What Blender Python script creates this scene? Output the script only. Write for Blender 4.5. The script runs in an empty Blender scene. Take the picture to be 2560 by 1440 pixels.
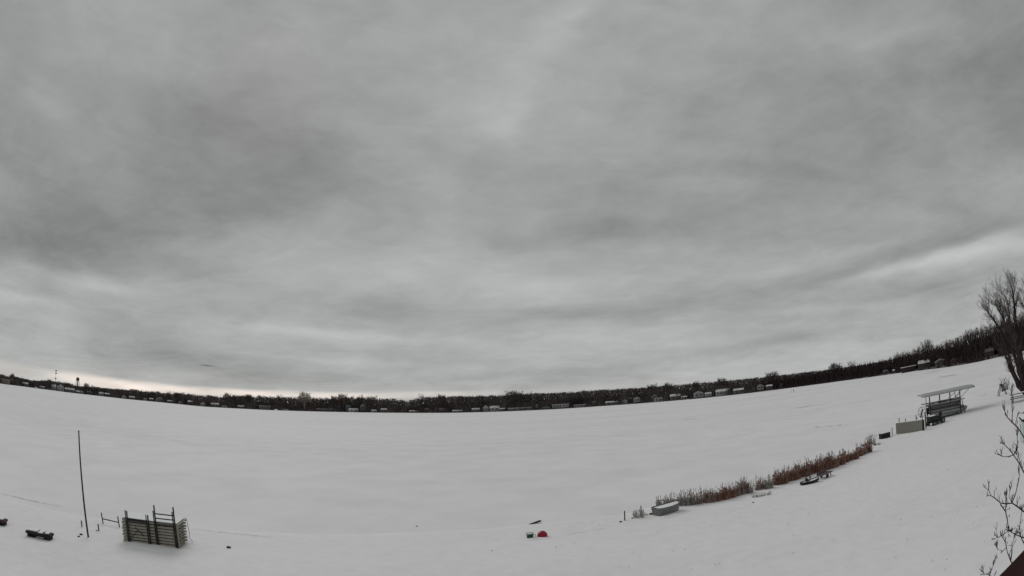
import bpy, math, random
import numpy as np
from mathutils import Vector, Matrix, noise as mnoise

# ------------------------------------------------------------------ camera
F_PX = 1180.45                      # px per radian of the wide security-camera lens at 2560 px
PITCH, ROLL = math.radians(14.2), math.radians(-2.6)
CAM_Z = 8.0
fw = Vector((0, math.cos(PITCH), math.sin(PITCH)))
u0 = Vector((0, -math.sin(PITCH), math.cos(PITCH)))
r0 = Vector((1, 0, 0))
c_, s_ = math.cos(ROLL), math.sin(ROLL)
rt = r0*c_ + u0*s_
up = r0*-s_ + u0*c_
sc = bpy.context.scene
cd = bpy.data.cameras.new('camera')
cam = bpy.data.objects.new('camera', cd)
sc.collection.objects.link(cam)
cam.matrix_world = Matrix(((rt.x, up.x, -fw.x, 0), (rt.y, up.y, -fw.y, 0), (rt.z, up.z, -fw.z, CAM_Z), (0, 0, 0, 1)))
cd.sensor_width = 36.0
cd.clip_start = 0.05
cd.clip_end = 30000
cd.type = 'PANO'
_c = getattr(cd, 'cycles', None)
K1 = -(2560/36.0)/F_PX
for holder in (cd, _c):
    if holder is None: continue
    try:
        holder.panorama_type = 'FISHEYE_LENS_POLYNOMIAL'
        holder.fisheye_fov = math.radians(200)
        holder.fisheye_polynomial_k0 = 0.0
        holder.fisheye_polynomial_k1 = K1
        holder.fisheye_polynomial_k2 = 0.0
        holder.fisheye_polynomial_k3 = 0.0
        holder.fisheye_polynomial_k4 = 0.0
    except Exception as e:
        print('pano', e)
sc.camera = cam
sc.view_settings.view_transform = 'Standard'
sc.view_settings.look = 'None'
sc.view_settings.exposure = 0
sc.view_settings.gamma = 1

def ray(px, py):
    """world direction through a point of the photograph (equidistant lens)"""
    x = (px-1280)/F_PX; y = (720-py)/F_PX
    r = math.hypot(x, y)
    k = math.sin(r)/max(r, 1e-9)
    return fw*math.cos(r) + rt*(x*k) + up*(y*k)

# ------------------------------------------------------------------ world: overcast sky
SUN_EL, SUN_AZ = math.radians(38), math.radians(-35)
w = bpy.data.worlds.new('World'); sc.world = w; w.use_nodes = True
nt = w.node_tree; N = nt.nodes; Lk = nt.links
N.clear()
def nd(t, **kw):
    n = N.new(t)
    for k, v in kw.items(): setattr(n, k, v)
    return n
def mth(op, a, b=None, c=None):
    n = nd('ShaderNodeMath', operation=op)
    for i, v in enumerate((a, b, c)):
        if v is None: continue
        if isinstance(v, (int, float)): n.inputs[i].default_value = v
        else: Lk.new(v, n.inputs[i])
    return n.outputs[0]
def vdot(a, v):
    n = nd('ShaderNodeVectorMath', operation='DOT_PRODUCT')
    Lk.new(a, n.inputs[0]); n.inputs[1].default_value = v
    return n.outputs['Value']
tc = nd('ShaderNodeTexCoord')
D0 = tc.outputs['Generated']
# wispy distortion of the viewing direction so cloud edges are ragged
nz0 = nd('ShaderNodeTexNoise'); nz0.inputs['Scale'].default_value = 5.0; nz0.inputs['Detail'].default_value = 3
mp0 = nd('ShaderNodeMapping'); mp0.inputs['Scale'].default_value = (1, 1, 3.0)
Lk.new(D0, mp0.inputs[0]); Lk.new(mp0.outputs[0], nz0.inputs['Vector'])
sub = nd('ShaderNodeVectorMath', operation='SUBTRACT'); Lk.new(nz0.outputs['Color'], sub.inputs[0]); sub.inputs[1].default_value = (.5, .5, .5)
scl = nd('ShaderNodeVectorMath', operation='MULTIPLY'); Lk.new(sub.outputs[0], scl.inputs[0]); scl.inputs[1].default_value = (.13, .13, .05)
add = nd('ShaderNodeVectorMath', operation='ADD'); Lk.new(D0, add.inputs[0]); Lk.new(scl.outputs[0], add.inputs[1])
D = add.outputs[0]
sep = nd('ShaderNodeSeparateXYZ'); Lk.new(D0, sep.inputs[0])
el = mth('MAXIMUM', sep.outputs['Z'], 0.0)
# cloud-layer plane coordinates
den = mth('ADD', el, 0.24)
cx = mth('DIVIDE', sep.outputs['X'], den); cy = mth('DIVIDE', sep.outputs['Y'], den)
cmb = nd('ShaderNodeCombineXYZ'); Lk.new(cx, cmb.inputs[0]); Lk.new(cy, cmb.inputs[1])
def layer(rot, sx, sy, scale, detail, rough, dist=0.0):
    m = nd('ShaderNodeMapping'); m.inputs['Rotation'].default_value = (0, 0, rot); m.inputs['Scale'].default_value = (sx, sy, 1)
    Lk.new(cmb.outputs[0], m.inputs[0])
    n = nd('ShaderNodeTexNoise'); n.inputs['Scale'].default_value = scale; n.inputs['Detail'].default_value = detail
    n.inputs['Roughness'].default_value = rough; n.inputs['Distortion'].default_value = dist
    Lk.new(m.outputs[0], n.inputs['Vector'])
    return mth('SUBTRACT', n.outputs['Fac'], 0.5)
n1 = layer(math.radians(14), .45, 1.0, 2.0, 5, .5, .8)
n2 = layer(math.radians(24), .7, 1.2, 6.0, 6, .6, 1.0)
n3 = layer(0, 1, 1, 0.7, 3, .5, .3)
tot = mth('ADD', mth('MULTIPLY', n1, .17), mth('MULTIPLY', n2, .06))
tot = mth('ADD', tot, mth('MULTIPLY', n3, .08))
def dnoise(scale, zs, detail, rough, dist):
    m = nd('ShaderNodeMapping'); m.inputs['Scale'].default_value = (1, 1, zs); Lk.new(D, m.inputs[0])
    n = nd('ShaderNodeTexNoise'); n.inputs['Scale'].default_value = scale; n.inputs['Detail'].default_value = detail
    n.inputs['Roughness'].default_value = rough; n.inputs['Distortion'].default_value = dist; Lk.new(m.outputs[0], n.inputs['Vector'])
    return mth('SUBTRACT', n.outputs['Fac'], 0.5)
tot = mth('ADD', tot, mth('MULTIPLY', dnoise(3.2, 2.2, 5, .55, .5), .13))
tot = mth('ADD', tot, mth('MULTIPLY', dnoise(9.0, 2.6, 6, .6, .3), .095))
low = mth('POWER', 2.71828, mth('MULTIPLY', el, -4.5))
tot = mth('ADD', tot, mth('MULTIPLY', mth('MULTIPLY', dnoise(7.0, 7.0, 7, .62, 1.2), low), .16))
# brighter towards the horizon
hz = mth('POWER', 2.71828, mth('MULTIPLY', el, -9.0))
tot = mth('ADD', tot, mth('MULTIPLY', hz, .085))
tot = mth('ADD', tot, .350)
BLOBS = [  # centre px, half length px, half width px, tilt deg (counter-clockwise), brightness
 (350, 330, 430, 230, 0, -.060), (40, 500, 160, 220, 0, -.035), (250, 610, 300, 60, -5, -.055), (560, 520, 330, 80, 4, -.045),
 (820, 390, 150, 70, -15, -.03), (1350, 590, 270, 45, 2, -.045), (1390, 782, 160, 20, 1, -.055), (1750, 742, 260, 24, 10, -.03),
 (2000, 420, 330, 160, 8, -.050), (2400, 165, 250, 70, 5, -.045), (2540, 310, 90, 60, 20, -.05), (2350, 610, 330, 34, 17, -.055),
 (2330, 720, 190, 15, 12, -.03), (880, 770, 280, 36, -4, -.02), (470, 900, 210, 26, -7, -.060), (700, 948, 260, 18, -4, -.055),
 (1400, 930, 330, 12, 4, -.03), (1950, 850, 240, 12, 9, -.035), (300, 830, 160, 22, -10, -.02), (2550, 60, 200, 160, 0, -.04),
 (0, 40, 120, 150, 0, -.04), (1700, 560, 200, 60, 5, -.02), (1900, 250, 200, 60, 10, -.015),
 (1390, 75, 120, 50, 48, .045), (1180, 70, 260, 90, 5, .02), (1285, 295, 55, 40, 20, .055), (1450, 45, 60, 22, 50, .02), (1140, 260, 230, 110, 20, .05), (110, 255, 90, 40, -45, .03),
 (230, 712, 200, 22, -4, .08), (60, 745, 110, 14, -12, .05), (900, 838, 260, 13, -4, .05), (480, 615, 150, 34, 4, .045), (740, 835, 270, 24, -4, .05), (110, 790, 170, 26, -16, .04),
 (2260, 672, 170, 20, 15, .11), (2480, 620, 110, 26, 12, .11), (2050, 655, 260, 24, 15, .05), (2050, 772, 170, 13, 3, .035),
 (2180, 95, 160, 40, 6, .035), (1500, 862, 420, 30, 1, .04), (1150, 700, 420, 110, 0, .03), (1650, 640, 120, 40, 8, .02), (2250, 800, 220, 26, 8, .03), (980, 655, 320, 45, 0, .035),
 (1700, 820, 260, 18, 3, .025), (900, 905, 200, 14, -3, .03), (1560, 690, 180, 26, 6, .025), (517, 914, 17, 1.6, -6, -.14),
]
def blob(px, py, L, W, ang, src, sharp=False):
    a = math.radians(ang)
    c = ray(px, py)
    e = ray(px+20*math.cos(a), py-20*math.sin(a))
    u = (e - c*e.dot(c)).normalized()
    v = c.cross(u)
    A = mth('DIVIDE', vdot(src, u), L/F_PX); B = mth('DIVIDE', vdot(src, v), W/F_PX)
    q = mth('ADD', mth('MULTIPLY', A, A), mth('MULTIPLY', B, B))
    if sharp: q = mth('MULTIPLY', q, q)
    g = mth('POWER', 2.71828, mth('MULTIPLY', q, -1.0))
    return mth('MULTIPLY', g, mth('GREATER_THAN', vdot(src, c), 0.0))
for (px, py, L, W, ang, amp) in BLOBS:
    src = D0 if W < 16 else D
    tot = mth('MULTIPLY_ADD', blob(px, py, L, W, ang, src), amp*1.3, tot)
tot = mth('ADD', mth('MULTIPLY', mth('SUBTRACT', tot, .36), 1.12), .368)
glow = None
for (px, py, L, W, ang, amp) in [(255, 958, 120, 15, -9, 1.0), (390, 970, 110, 12, -7, .75), (560, 982, 150, 11, -4, .75), (760, 988, 190, 10, -2, .6), (30, 925, 160, 16, -11, .30), (1000, 988, 220, 9, 1, .4), (1400, 975, 300, 10, 4, .12)]:
    g = mth('MULTIPLY', blob(px, py, L, W, ang, D0, True), amp)
    glow = g if glow is None else mth('ADD', glow, g)
rag = layer(math.radians(5), .3, 1.6, 3.0, 4, .5)
glow = mth('MULTIPLY', glow, mth('ADD', 1.0, mth('MULTIPLY', rag, .9)))
grey = nd('ShaderNodeCombineColor')
Lk.new(mth('MULTIPLY', tot, .978), grey.inputs[0]); Lk.new(tot, grey.inputs[1]); Lk.new(mth('MULTIPLY', tot, .993), grey.inputs[2])
gl = nd('ShaderNodeCombineColor')
Lk.new(mth('MULTIPLY', glow, .38), gl.inputs[0]); Lk.new(mth('MULTIPLY', glow, .30), gl.inputs[1]); Lk.new(mth('MULTIPLY', glow, .245), gl.inputs[2])
sky = nd('ShaderNodeTexSky', sky_type='NISHITA')
sky.sun_disc = False; sky.sun_elevation = SUN_EL; sky.sun_rotation = SUN_AZ
bgs = nd('ShaderNodeBackground'); Lk.new(sky.outputs[0], bgs.inputs[0]); bgs.inputs[1].default_value = 0.05
ca = nd('ShaderNodeVectorMath', operation='ADD'); Lk.new(grey.outputs[0], ca.inputs[0]); Lk.new(gl.outputs[0], ca.inputs[1])
bgc = nd('ShaderNodeBackground'); Lk.new(ca.outputs[0], bgc.inputs[0]); bgc.inputs[1].default_value = 1.0
mix = nd('ShaderNodeMixShader'); mix.inputs[0].default_value = 0.97
Lk.new(bgs.outputs[0], mix.inputs[1]); Lk.new(bgc.outputs[0], mix.inputs[2])
wo = nd('ShaderNodeOutputWorld'); Lk.new(mix.outputs[0], wo.inputs[0])
try:
    w.cycles.sampling_method = 'MANUAL'; w.cycles.sample_map_resolution = 512
except Exception: pass

sl = bpy.data.lights.new('sun', 'SUN'); sl.energy = 0.86; sl.angle = math.radians(35); sl.color = (1, .975, .95)
so = bpy.data.objects.new('sun', sl); sc.collection.objects.link(so)
sd = Vector((math.sin(SUN_AZ)*math.cos(SUN_EL), math.cos(SUN_AZ)*math.cos(SUN_EL), math.sin(SUN_EL)))
so.rotation_euler = sd.to_track_quat('Z', 'Y').to_euler()

# ------------------------------------------------------------------ materials
def mat(name, col, rough=.85, var=.12, scale=6.0, bump=.0, bscale=None, metal=0.0, stretch=(1, 1, 1), col2=None, spec=.3):
    m = bpy.data.materials.new(name); m.use_nodes = True
    t = m.node_tree; b = t.nodes['Principled BSDF']
    b.inputs['Roughness'].default_value = rough; b.inputs['Metallic'].default_value = metal
    b.inputs['Specular IOR Level'].default_value = spec
    co = t.nodes.new('ShaderNodeTexCoord'); mp = t.nodes.new('ShaderNodeMapping'); mp.inputs['Scale'].default_value = stretch
    t.links.new(co.outputs['Object'], mp.inputs[0])
    n = t.nodes.new('ShaderNodeTexNoise'); n.inputs['Scale'].default_value = scale; n.inputs['Detail'].default_value = 6
    t.links.new(mp.outputs[0], n.inputs['Vector'])
    r = t.nodes.new('ShaderNodeValToRGB')
    a = [max(0, c*(1-var)) for c in col]; z = [min(1, c*(1+var)) for c in (col2 or col)]
    r.color_ramp.elements[0].position = .3; r.color_ramp.elements[1].position = .7
    r.color_ramp.elements[0].color = (*a, 1); r.color_ramp.elements[1].color = (*z, 1)
    t.links.new(n.outputs['Fac'], r.inputs[0]); t.links.new(r.outputs[0], b.inputs['Base Color'])
    if bump:
        n2 = t.nodes.new('ShaderNodeTexNoise'); n2.inputs['Scale'].default_value = bscale or scale*3; n2.inputs['Detail'].default_value = 5
        t.links.new(mp.outputs[0], n2.inputs['Vector'])
        bp = t.nodes.new('ShaderNodeBump'); bp.inputs['Strength'].default_value = bump; bp.inputs['Distance'].default_value = .05
        t.links.new(n2.outputs['Fac'], bp.inputs['Height']); t.links.new(bp.outputs[0], b.inputs['Normal'])
    return m
def snow_mat(name, col, patch, bdist, s1, s2, amt):
    """snow: large wind-packed patches, small drifts as bump"""
    m = bpy.data.materials.new(name); m.use_nodes = True
    t = m.node_tree; b = t.nodes['Principled BSDF']; b.inputs['Roughness'].default_value = .8; b.inputs['Specular IOR Level'].default_value = .15
    co = t.nodes.new('ShaderNodeTexCoord')
    def nz(scale, st, det=5, rough=.55):
        mp = t.nodes.new('ShaderNodeMapping'); mp.inputs['Scale'].default_value = st; mp.inputs['Rotation'].default_value = (0, 0, .25)
        t.links.new(co.outputs['Object'], mp.inputs[0])
        n = t.nodes.new('ShaderNodeTexNoise'); n.inputs['Scale'].default_value = scale; n.inputs['Detail'].default_value = det; n.inputs['Roughness'].default_value = rough
        t.links.new(mp.outputs[0], n.inputs['Vector']); return n
    a = nz(s1, (.35, 1, 1)); c = nz(s2, (1, 1, 1))
    mx = t.nodes.new('ShaderNodeMath'); mx.operation = 'ADD'
    t.links.new(a.outputs['Fac'], mx.inputs[0]); t.links.new(c.outputs['Fac'], mx.inputs[1])
    r = t.nodes.new('ShaderNodeValToRGB'); e = r.color_ramp.elements
    e[0].position = .36; e[1].position = .56
    e[0].color = (*patch, 1); e[1].color = (*col, 1)
    hf = t.nodes.new('ShaderNodeMath'); hf.operation = 'MULTIPLY'; hf.inputs[1].default_value = .5
    t.links.new(mx.outputs[0], hf.inputs[0]); t.links.new(hf.outputs[0], r.inputs[0]); t.links.new(r.outputs[0], b.inputs['Base Color'])
    g = nz(amt, (.6, 1, 1), 6, .6); bp = t.nodes.new('ShaderNodeBump'); bp.inputs['Strength'].default_value = .5; bp.inputs['Distance'].default_value = bdist
    t.links.new(g.outputs['Fac'], bp.inputs['Height']); t.links.new(bp.outputs[0], b.inputs['Normal'])
    return m
M = dict(
 lake=snow_mat('lake snow', (.82, .81, .825), (.725, .718, .732), .05, .022, .17, .8),
 bank=snow_mat('yard snow', (.81, .80, .81), (.75, .742, .75), .10, .12, 1.5, 1.2),
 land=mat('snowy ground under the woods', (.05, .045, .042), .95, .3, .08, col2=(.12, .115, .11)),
 snow=mat('snow cap', (.80, .81, .82), .8, .03, 3, .3),
 ice=mat('bare grey ice', (.42, .43, .44), .5, .15, 1.2, col2=(.62, .63, .64)),
 ridge=mat('packed grey snow', (.66, .66, .67), .9, .08, 1.5, .4, col2=(.77, .77, .78)),
 wood_mass=mat('grey brown winter wood', (.060, .050, .048), .95, .4, .035, col2=(.092, .078, .072)),
 bark=mat('dark bark', (.045, .036, .034), .95, .35, 2.5),
 barkred=mat('reddish dark bark', (.036, .024, .025), .95, .35, 2.0),
 twig=mat('grey brown twigs', (.10, .08, .07), .95, .3, .8),
 paletwig=mat('pale willow twigs', (.26, .23, .19), .95, .3, .8),
 wood=mat('weathered grey wood', (.36, .345, .28), .85, .22, 3, .4, 14, stretch=(1, 6, 6)),
 woodred=mat('reddish weathered wood', (.075, .05, .048), .85, .22, 3, .4, 14, stretch=(1, 6, 6)),
 darkwood=mat('dark wet wood', (.028, .024, .022), .8, .3, 5, .4, 20),
 rail=mat('dark brown painted board', (.040, .021, .020), .95, .15, 3, .2, 30, stretch=(1, 8, 8), spec=.05),
 steel=mat('dark galvanised pipe', (.022, .022, .024), .5, .2, 8, metal=.3),
 alu=mat('dull aluminium', (.28, .29, .29), .45, .1, 5, metal=.3),
 tan=mat('tan vinyl panel', (.24, .235, .20), .7, .08, 1.2, stretch=(1, 1, 8)),
 canopy=mat('grey canopy vinyl', (.36, .375, .375), .6, .1, 1.2, .2, 3),
 cover=mat('grey boat cover', (.13, .13, .135), .75, .25, 2.0, .5, 5),
 black=mat('black plastic', (.012, .012, .013), .45, .2, 6),
 tractor=mat('dark green plastic', (.015, .03, .025), .4, .2, 6),
 red=mat('red rubber', (.28, .008, .028), .45, .12, 9),
 green=mat('green plastic', (.018, .085, .042), .5, .1, 9),
 greenl=mat('pale green plastic', (.22, .33, .24), .5, .1, 9),
 grass_r=mat('red brown dry grass', (.19, .08, .058), .95, .35, 3, col2=(.30, .17, .125)),
 grass_m=mat('mauve brown dry grass', (.25, .18, .155), .95, .3, 3, col2=(.34, .27, .24)),
 grass_g=mat('grey tan dry grass', (.26, .245, .225), .95, .3, 3, col2=(.36, .34, .31)),
 hull=mat('grey boat hull', (.17, .17, .17), .5, .12, 2),
 brown=mat('rusty brown', (.05, .02, .012), .8, .3, 6),
 rope=mat('pale nylon strap', (.6, .6, .6), .8, .1, 6),
 wallw=mat('pale house siding', (.31, .30, .30), .8, .08, .6, stretch=(1, 1, 9)),
 wallg=mat('grey house siding', (.115, .115, .112), .8, .12, .6, stretch=(1, 1, 9)),
 walld=mat('dark brown house siding', (.07, .055, .05), .8, .15, .6, stretch=(1, 1, 9)),
 wallr=mat('red brown house siding', (.085, .045, .04), .8, .15, .6, stretch=(1, 1, 9)),
 wallt=mat('tan house siding', (.18, .165, .14), .8, .1, .6, stretch=(1, 1, 9)),
 wallb=mat('teal grey siding', (.10, .125, .125), .8, .1, .6, stretch=(1, 1, 9)),
 roofs=mat('snow covered roof', (.46, .46, .47), .85, .12, .25, col2=(.62, .62, .63)),
 roofd=mat('dark shingle roof', (.10, .095, .09), .9, .2, .8),
 glass=mat('dark window glass', (.015, .017, .02), .15, .1, 1, spec=.5),
 towerpaint=mat('grey water tower paint', (.07, .072, .075), .6, .12, .3),
 teal=mat('pale teal cover', (.50, .58, .57), .6, .06, 2),
 coat=mat('dark winter coat', (.012, .012, .014), .9, .2, 9),
)

# ------------------------------------------------------------------ helpers
def ordinal(n): return '%d%s' % (n, 'th' if 10 <= n % 100 <= 20 else {1: 'st', 2: 'nd', 3: 'rd'}.get(n % 10, 'th'))
class MB:
    def __init__(s): s.v = []; s.f = []
    def tri(s, a, b, c):
        n = len(s.v); s.v += [tuple(a), tuple(b), tuple(c)]; s.f.append((n, n+1, n+2))
    def quad(s, a, b, c, d):
        n = len(s.v); s.v += [tuple(a), tuple(b), tuple(c), tuple(d)]; s.f.append((n, n+1, n+2, n+3))
    def box(s, c, size, rz=0.0, X=None):
        sx, sy, sz = (k/2 for k in size); n = len(s.v); c = Vector(c)
        m = Matrix.Rotation(rz, 3, 'Z')
        for dx, dy, dz in ((-1,-1,-1),(1,-1,-1),(1,1,-1),(-1,1,-1),(-1,-1,1),(1,-1,1),(1,1,1),(-1,1,1)):
            p = c + m @ Vector((dx*sx, dy*sy, dz*sz))
            s.v.append(tuple(p))
        for q in ((0,3,2,1),(4,5,6,7),(0,1,5,4),(1,2,6,5),(2,3,7,6),(3,0,4,7)): s.f.append(tuple(n+i for i in q))
    def tube(s, pts, rad, k=6, cap=True):
        pts = [Vector(p) for p in pts]
        if isinstance(rad, (int, float)): rad = [rad]*len(pts)
        n = len(s.v)
        for i, p in enumerate(pts):
            d = (pts[min(i+1, len(pts)-1)] - pts[max(i-1, 0)])
            d = d.normalized() if d.length > 1e-9 else Vector((0, 0, 1))
            a = Vector((0, 0, 1)) if abs(d.z) < .9 else Vector((1, 0, 0))
            x = d.cross(a).normalized(); y = d.cross(x)
            for j in range(k):
                t = 2*math.pi*j/k
                s.v.append(tuple(p + (x*math.cos(t) + y*math.sin(t))*rad[i]))
        for i in range(len(pts)-1):
            for j in range(k):
                s.f.append((n+i*k+j, n+i*k+(j+1) % k, n+(i+1)*k+(j+1) % k, n+(i+1)*k+j))
        if cap:
            s.f.append(tuple(n+j for j in range(k))); m = n+(len(pts)-1)*k
            s.f.append(tuple(m+k-1-j for j in range(k)))
    def blade(s, p, d, L, wd, side):
        p = Vector(p); d = Vector(d)
        s.tri(p - side*wd/2, p + side*wd/2, p + d*L)
    def lathe(s, prof, c, k=20, axis='Z'):
        n = len(s.v); c = Vector(c)
        for (r, z) in prof:
            for j in range(k):
                t = 2*math.pi*j/k
                s.v.append(tuple(c + Vector((r*math.cos(t), r*math.sin(t), z))))
        for i in range(len(prof)-1):
            for j in range(k):
                s.f.append((n+i*k+j, n+i*k+(j+1) % k, n+(i+1)*k+(j+1) % k, n+(i+1)*k+j))
        s.f.append(tuple(n+k-1-j for j in range(k))); m = n+(len(prof)-1)*k; s.f.append(tuple(m+j for j in range(k)))
    def build(s, name, m, parent=None, smooth=False, bevel=0.0):
        me = bpy.data.meshes.new(name); me.from_pydata(s.v, [], s.f)
        if smooth: me.polygons.foreach_set('use_smooth', [True]*len(me.polygons))
        me.materials.append(M[m] if isinstance(m, str) else m); me.update()
        o = bpy.data.objects.new(name, me); sc.collection.objects.link(o)
        if parent is not None: o.parent = parent
        if bevel:
            b = o.modifiers.new('bevel', 'BEVEL'); b.width = bevel; b.segments = 2; b.limit_method = 'ANGLE'
        return o
def tag(o, label=None, cat=None, group=None, kind=None):
    if label: o['label'] = label
    if cat: o['category'] = cat
    if group: o['group'] = group
    if kind: o['kind'] = kind
    return o
def empty(name, loc=(0, 0, 0), rz=0.0, label=None, cat=None, group=None):
    o = bpy.data.objects.new(name, None); sc.collection.objects.link(o)
    o.location = loc; o.rotation_euler = (0, 0, rz); o.empty_display_size = .3
    return tag(o, label, cat, group)
def copy_tree(o, loc=None, rz=None, scale=None, label=None, group=None):
    c = o.copy(); sc.collection.objects.link(c)
    for ch in list(o.children):
        d = ch.copy(); sc.collection.objects.link(d); d.parent = c
        for g in list(ch.children):
            e = g.copy(); sc.collection.objects.link(e); e.parent = d
    if loc is not None: c.location = loc
    if rz is not None: c.rotation_euler = (0, 0, rz)
    if scale is not None: c.scale = scale
    if label: c['label'] = label
    if group: c['group'] = group
    return c

# ------------------------------------------------------------------ terrain shape
NS = [(-400, -70), (-200, -30), (-60, 5), (-30, 19.5), (-24, 22.3), (-17, 25.8), (-8, 29), (0, 31), (6, 31.6), (10, 33), (15, 33.6), (20, 35), (26, 36.5),
      (33, 39.5), (38, 42.5), (45, 44.5), (52, 46), (60, 47), (70, 48), (90, 52), (120, 60), (170, 80), (240, 112), (400, 160)]
def shore_y(x):
    for (a, b), (c, d) in zip(NS, NS[1:]):
        if a <= x <= c: return b + (d-b)*(x-a)/(c-a)
    return NS[0][1] if x < NS[0][0] else NS[-1][1]
def inland(x, y):
    """signed distance behind the near shoreline (positive on land)"""
    best = 1e9
    for (a, b), (c, d) in zip(NS, NS[1:]):
        dx, dy = c-a, d-b
        t = max(0, min(1, ((x-a)*dx + (y-b)*dy)/(dx*dx+dy*dy)))
        q = math.hypot(x-a-t*dx, y-b-t*dy)
        if q < best: best = q
    return best if y < shore_y(x) else -best
def smooth(t):
    t = max(0., min(1., t)); return t*t*(3-2*t)
def bank_z(x, y):
    d = inland(x, y) + .35*mnoise.noise(Vector((x*.35, y*.35, 0)))
    z = -.06 + .36*smooth((d+.3)/2.2) + .028*max(0, d)
    if d > 0: z += .05*mnoise.noise(Vector((x*.22, y*.22, 3)))*min(1, d/3) + .02*mnoise.noise(Vector((x*.9, y*.9, 7)))
    return z
def gz(x, y):
    return max(0.0, bank_z(x, y)) if inland(x, y) > -1.5 else 0.0
def ground(px, py):
    """where the line of sight of a photograph point meets the snow"""
    d = ray(px, py)
    z = .3
    for _ in range(12):
        t = (z-CAM_Z)/d.z
        p = d*t; z = .5*z + .5*gz(p.x, p.y)
    return Vector((p.x, p.y, gz(p.x, p.y)))
def at_depth(px, py, dist):
    return ray(px, py)*dist + Vector((0, 0, CAM_Z))

# lake: one snow-covered ice sheet reaching beyond the far shore
def axis(lo, hi, fine_lo, fine_hi, step, grow=1.25):
    a = list(np.arange(fine_lo, fine_hi+1e-6, step))
    s = step; v = a[0]
    while v > lo: s *= grow; v -= s; a.insert(0, v)
    s = step; v = a[-1]
    while v < hi: s *= grow; v += s; a.append(v)
    return a
lk = MB()
R = [0.0] + [5*1.18**i for i in range(46)]
KA = 96
lk.v.append((0, 0, -.0))
for r in R[1:]:
    for j in range(KA):
        t = 2*math.pi*j/KA; lk.v.append((r*math.cos(t), r*math.sin(t), 0.0))
for j in range(KA): lk.f.append((0, 1+j, 1+(j+1) % KA))
for i in range(len(R)-2):
    for j in range(KA):
        a = 1+i*KA; b = a+KA
        lk.f.append((a+j, b+j, b+(j+1) % KA, a+(j+1) % KA))
tag(lk.build('frozen_lake', 'lake', smooth=True), kind='structure')

bk = MB()
X = axis(-400, 400, -42, 78, .5); Y = axis(-400, 160, 4, 50, .5)
idx = {}
for i, x in enumerate(X):
    for j, y in enumerate(Y):
        if -(x*0) + inland(x, y) > -2.5:
            idx[i, j] = len(bk.v); bk.v.append((x, y, bank_z(x, y)))
for i in range(len(X)-1):
    for j in range(len(Y)-1):
        k = [(i, j), (i+1, j), (i+1, j+1), (i, j+1)]
        if all(q in idx for q in k): bk.f.append(tuple(idx[q] for q in k))
tag(bk.build('snowy_bank', 'bank', smooth=True), kind='structure')

# far shore outline (from the shoreline seen in the photograph, laid on the ice)
FS = [(-60, 949), (0, 959), (60, 966.5), (125, 975), (190, 983.5), (250, 990), (320, 998), (390, 1004.5), (450, 1010.5), (500, 1016), (600, 1021.5), (680, 1025.5),
      (750, 1027.5), (850, 1030), (1000, 1032), (1130, 1032), (1250, 1029), (1350, 1025), (1500, 1015.5), (1620, 1007), (1750, 996), (1850, 985.5), (2000, 966.5),
      (2100, 953), (2200, 939.5), (2250, 932), (2300, 926), (2350, 920.5), (2400, 913), (2450, 904), (2490, 894.5), (2540, 882), (2600, 868)]
fs = []
for p in FS:
    d = ray(*p); t = -CAM_Z/d.z; fs.append((math.atan2(d.x, d.y), math.hypot(d.x*t, d.y*t)))
fa = np.array([a for a, _ in fs]); fd = np.array([b for _, b in fs])
print('far shore', [(round(math.degrees(a)), round(b)) for a, b in fs])
ga = np.linspace(-1.35, 1.25, 700)
gd = np.interp(ga, fa, fd)
ker = np.hanning(17); ker /= ker.sum()
gd = 1/np.convolve(np.pad(1/gd, 8, mode='edge'), ker, mode='valid')
def shore_d(az): return float(np.interp(az, ga, gd))
def az_of(px, py=None):
    if py is None: py = float(np.interp(px, [p[0] for p in FS], [p[1] for p in FS]))
    d = ray(px, py); return math.atan2(d.x, d.y)
def land_z(t):
    return -.05 + 1.0*smooth(t/6) + 2.2*smooth(t/120) + 5.0*smooth((t-100)/600)
fl = MB(); TT = [-4, 0, 1.5, 3, 6, 12, 25, 50, 100, 200, 400, 800, 1600]
for a, dd in zip(ga, gd):
    for t in TT:
        r = dd+t; fl.v.append((r*math.sin(a), r*math.cos(a), land_z(t)+.4*mnoise.noise(Vector((a*60, t*.05, 0)))*min(1, max(0, t)/20)))
nT = len(TT)
for i in range(len(ga)-1):
    for j in range(nT-1):
        fl.f.append((i*nT+j, i*nT+j+1, (i+1)*nT+j+1, (i+1)*nT+j))
tag(fl.build('far_shore_land', 'land', smooth=True), kind='structure')

# ------------------------------------------------------------------ far woods
TOPS = [(-60, 923), (0, 934), (60, 944), (100, 948), (125, 950), (160, 954), (200, 964), (250, 967), (300, 971), (350, 975), (390, 978), (420, 982), (450, 981), (500, 984), (560, 989),
        (640, 988), (700, 991), (740, 990), (800, 991), (900, 991), (1000, 994), (1022, 997), (1060, 989), (1150, 987), (1250, 985), (1300, 981), (1400, 977.5), (1500, 971), (1600, 966),
        (1700, 958), (1800, 950), (1900, 940), (2000, 929), (2100, 917), (2200, 902), (2250, 889), (2300, 880), (2350, 870), (2400, 858), (2450, 842), (2490, 826), (2540, 812), (2600, 800)]
tx = [p[0] for p in TOPS]; ty = [p[1] for p in TOPS]; sx = [p[0] for p in FS]; sy = [p[1] for p in FS]
def top_height(px, dist):
    """height of the wood's upper edge above the ice at that place"""
    d = ray(px, float(np.interp(px, tx, ty)))
    return CAM_Z + dist*d.z/math.hypot(d.x, d.y)
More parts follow.
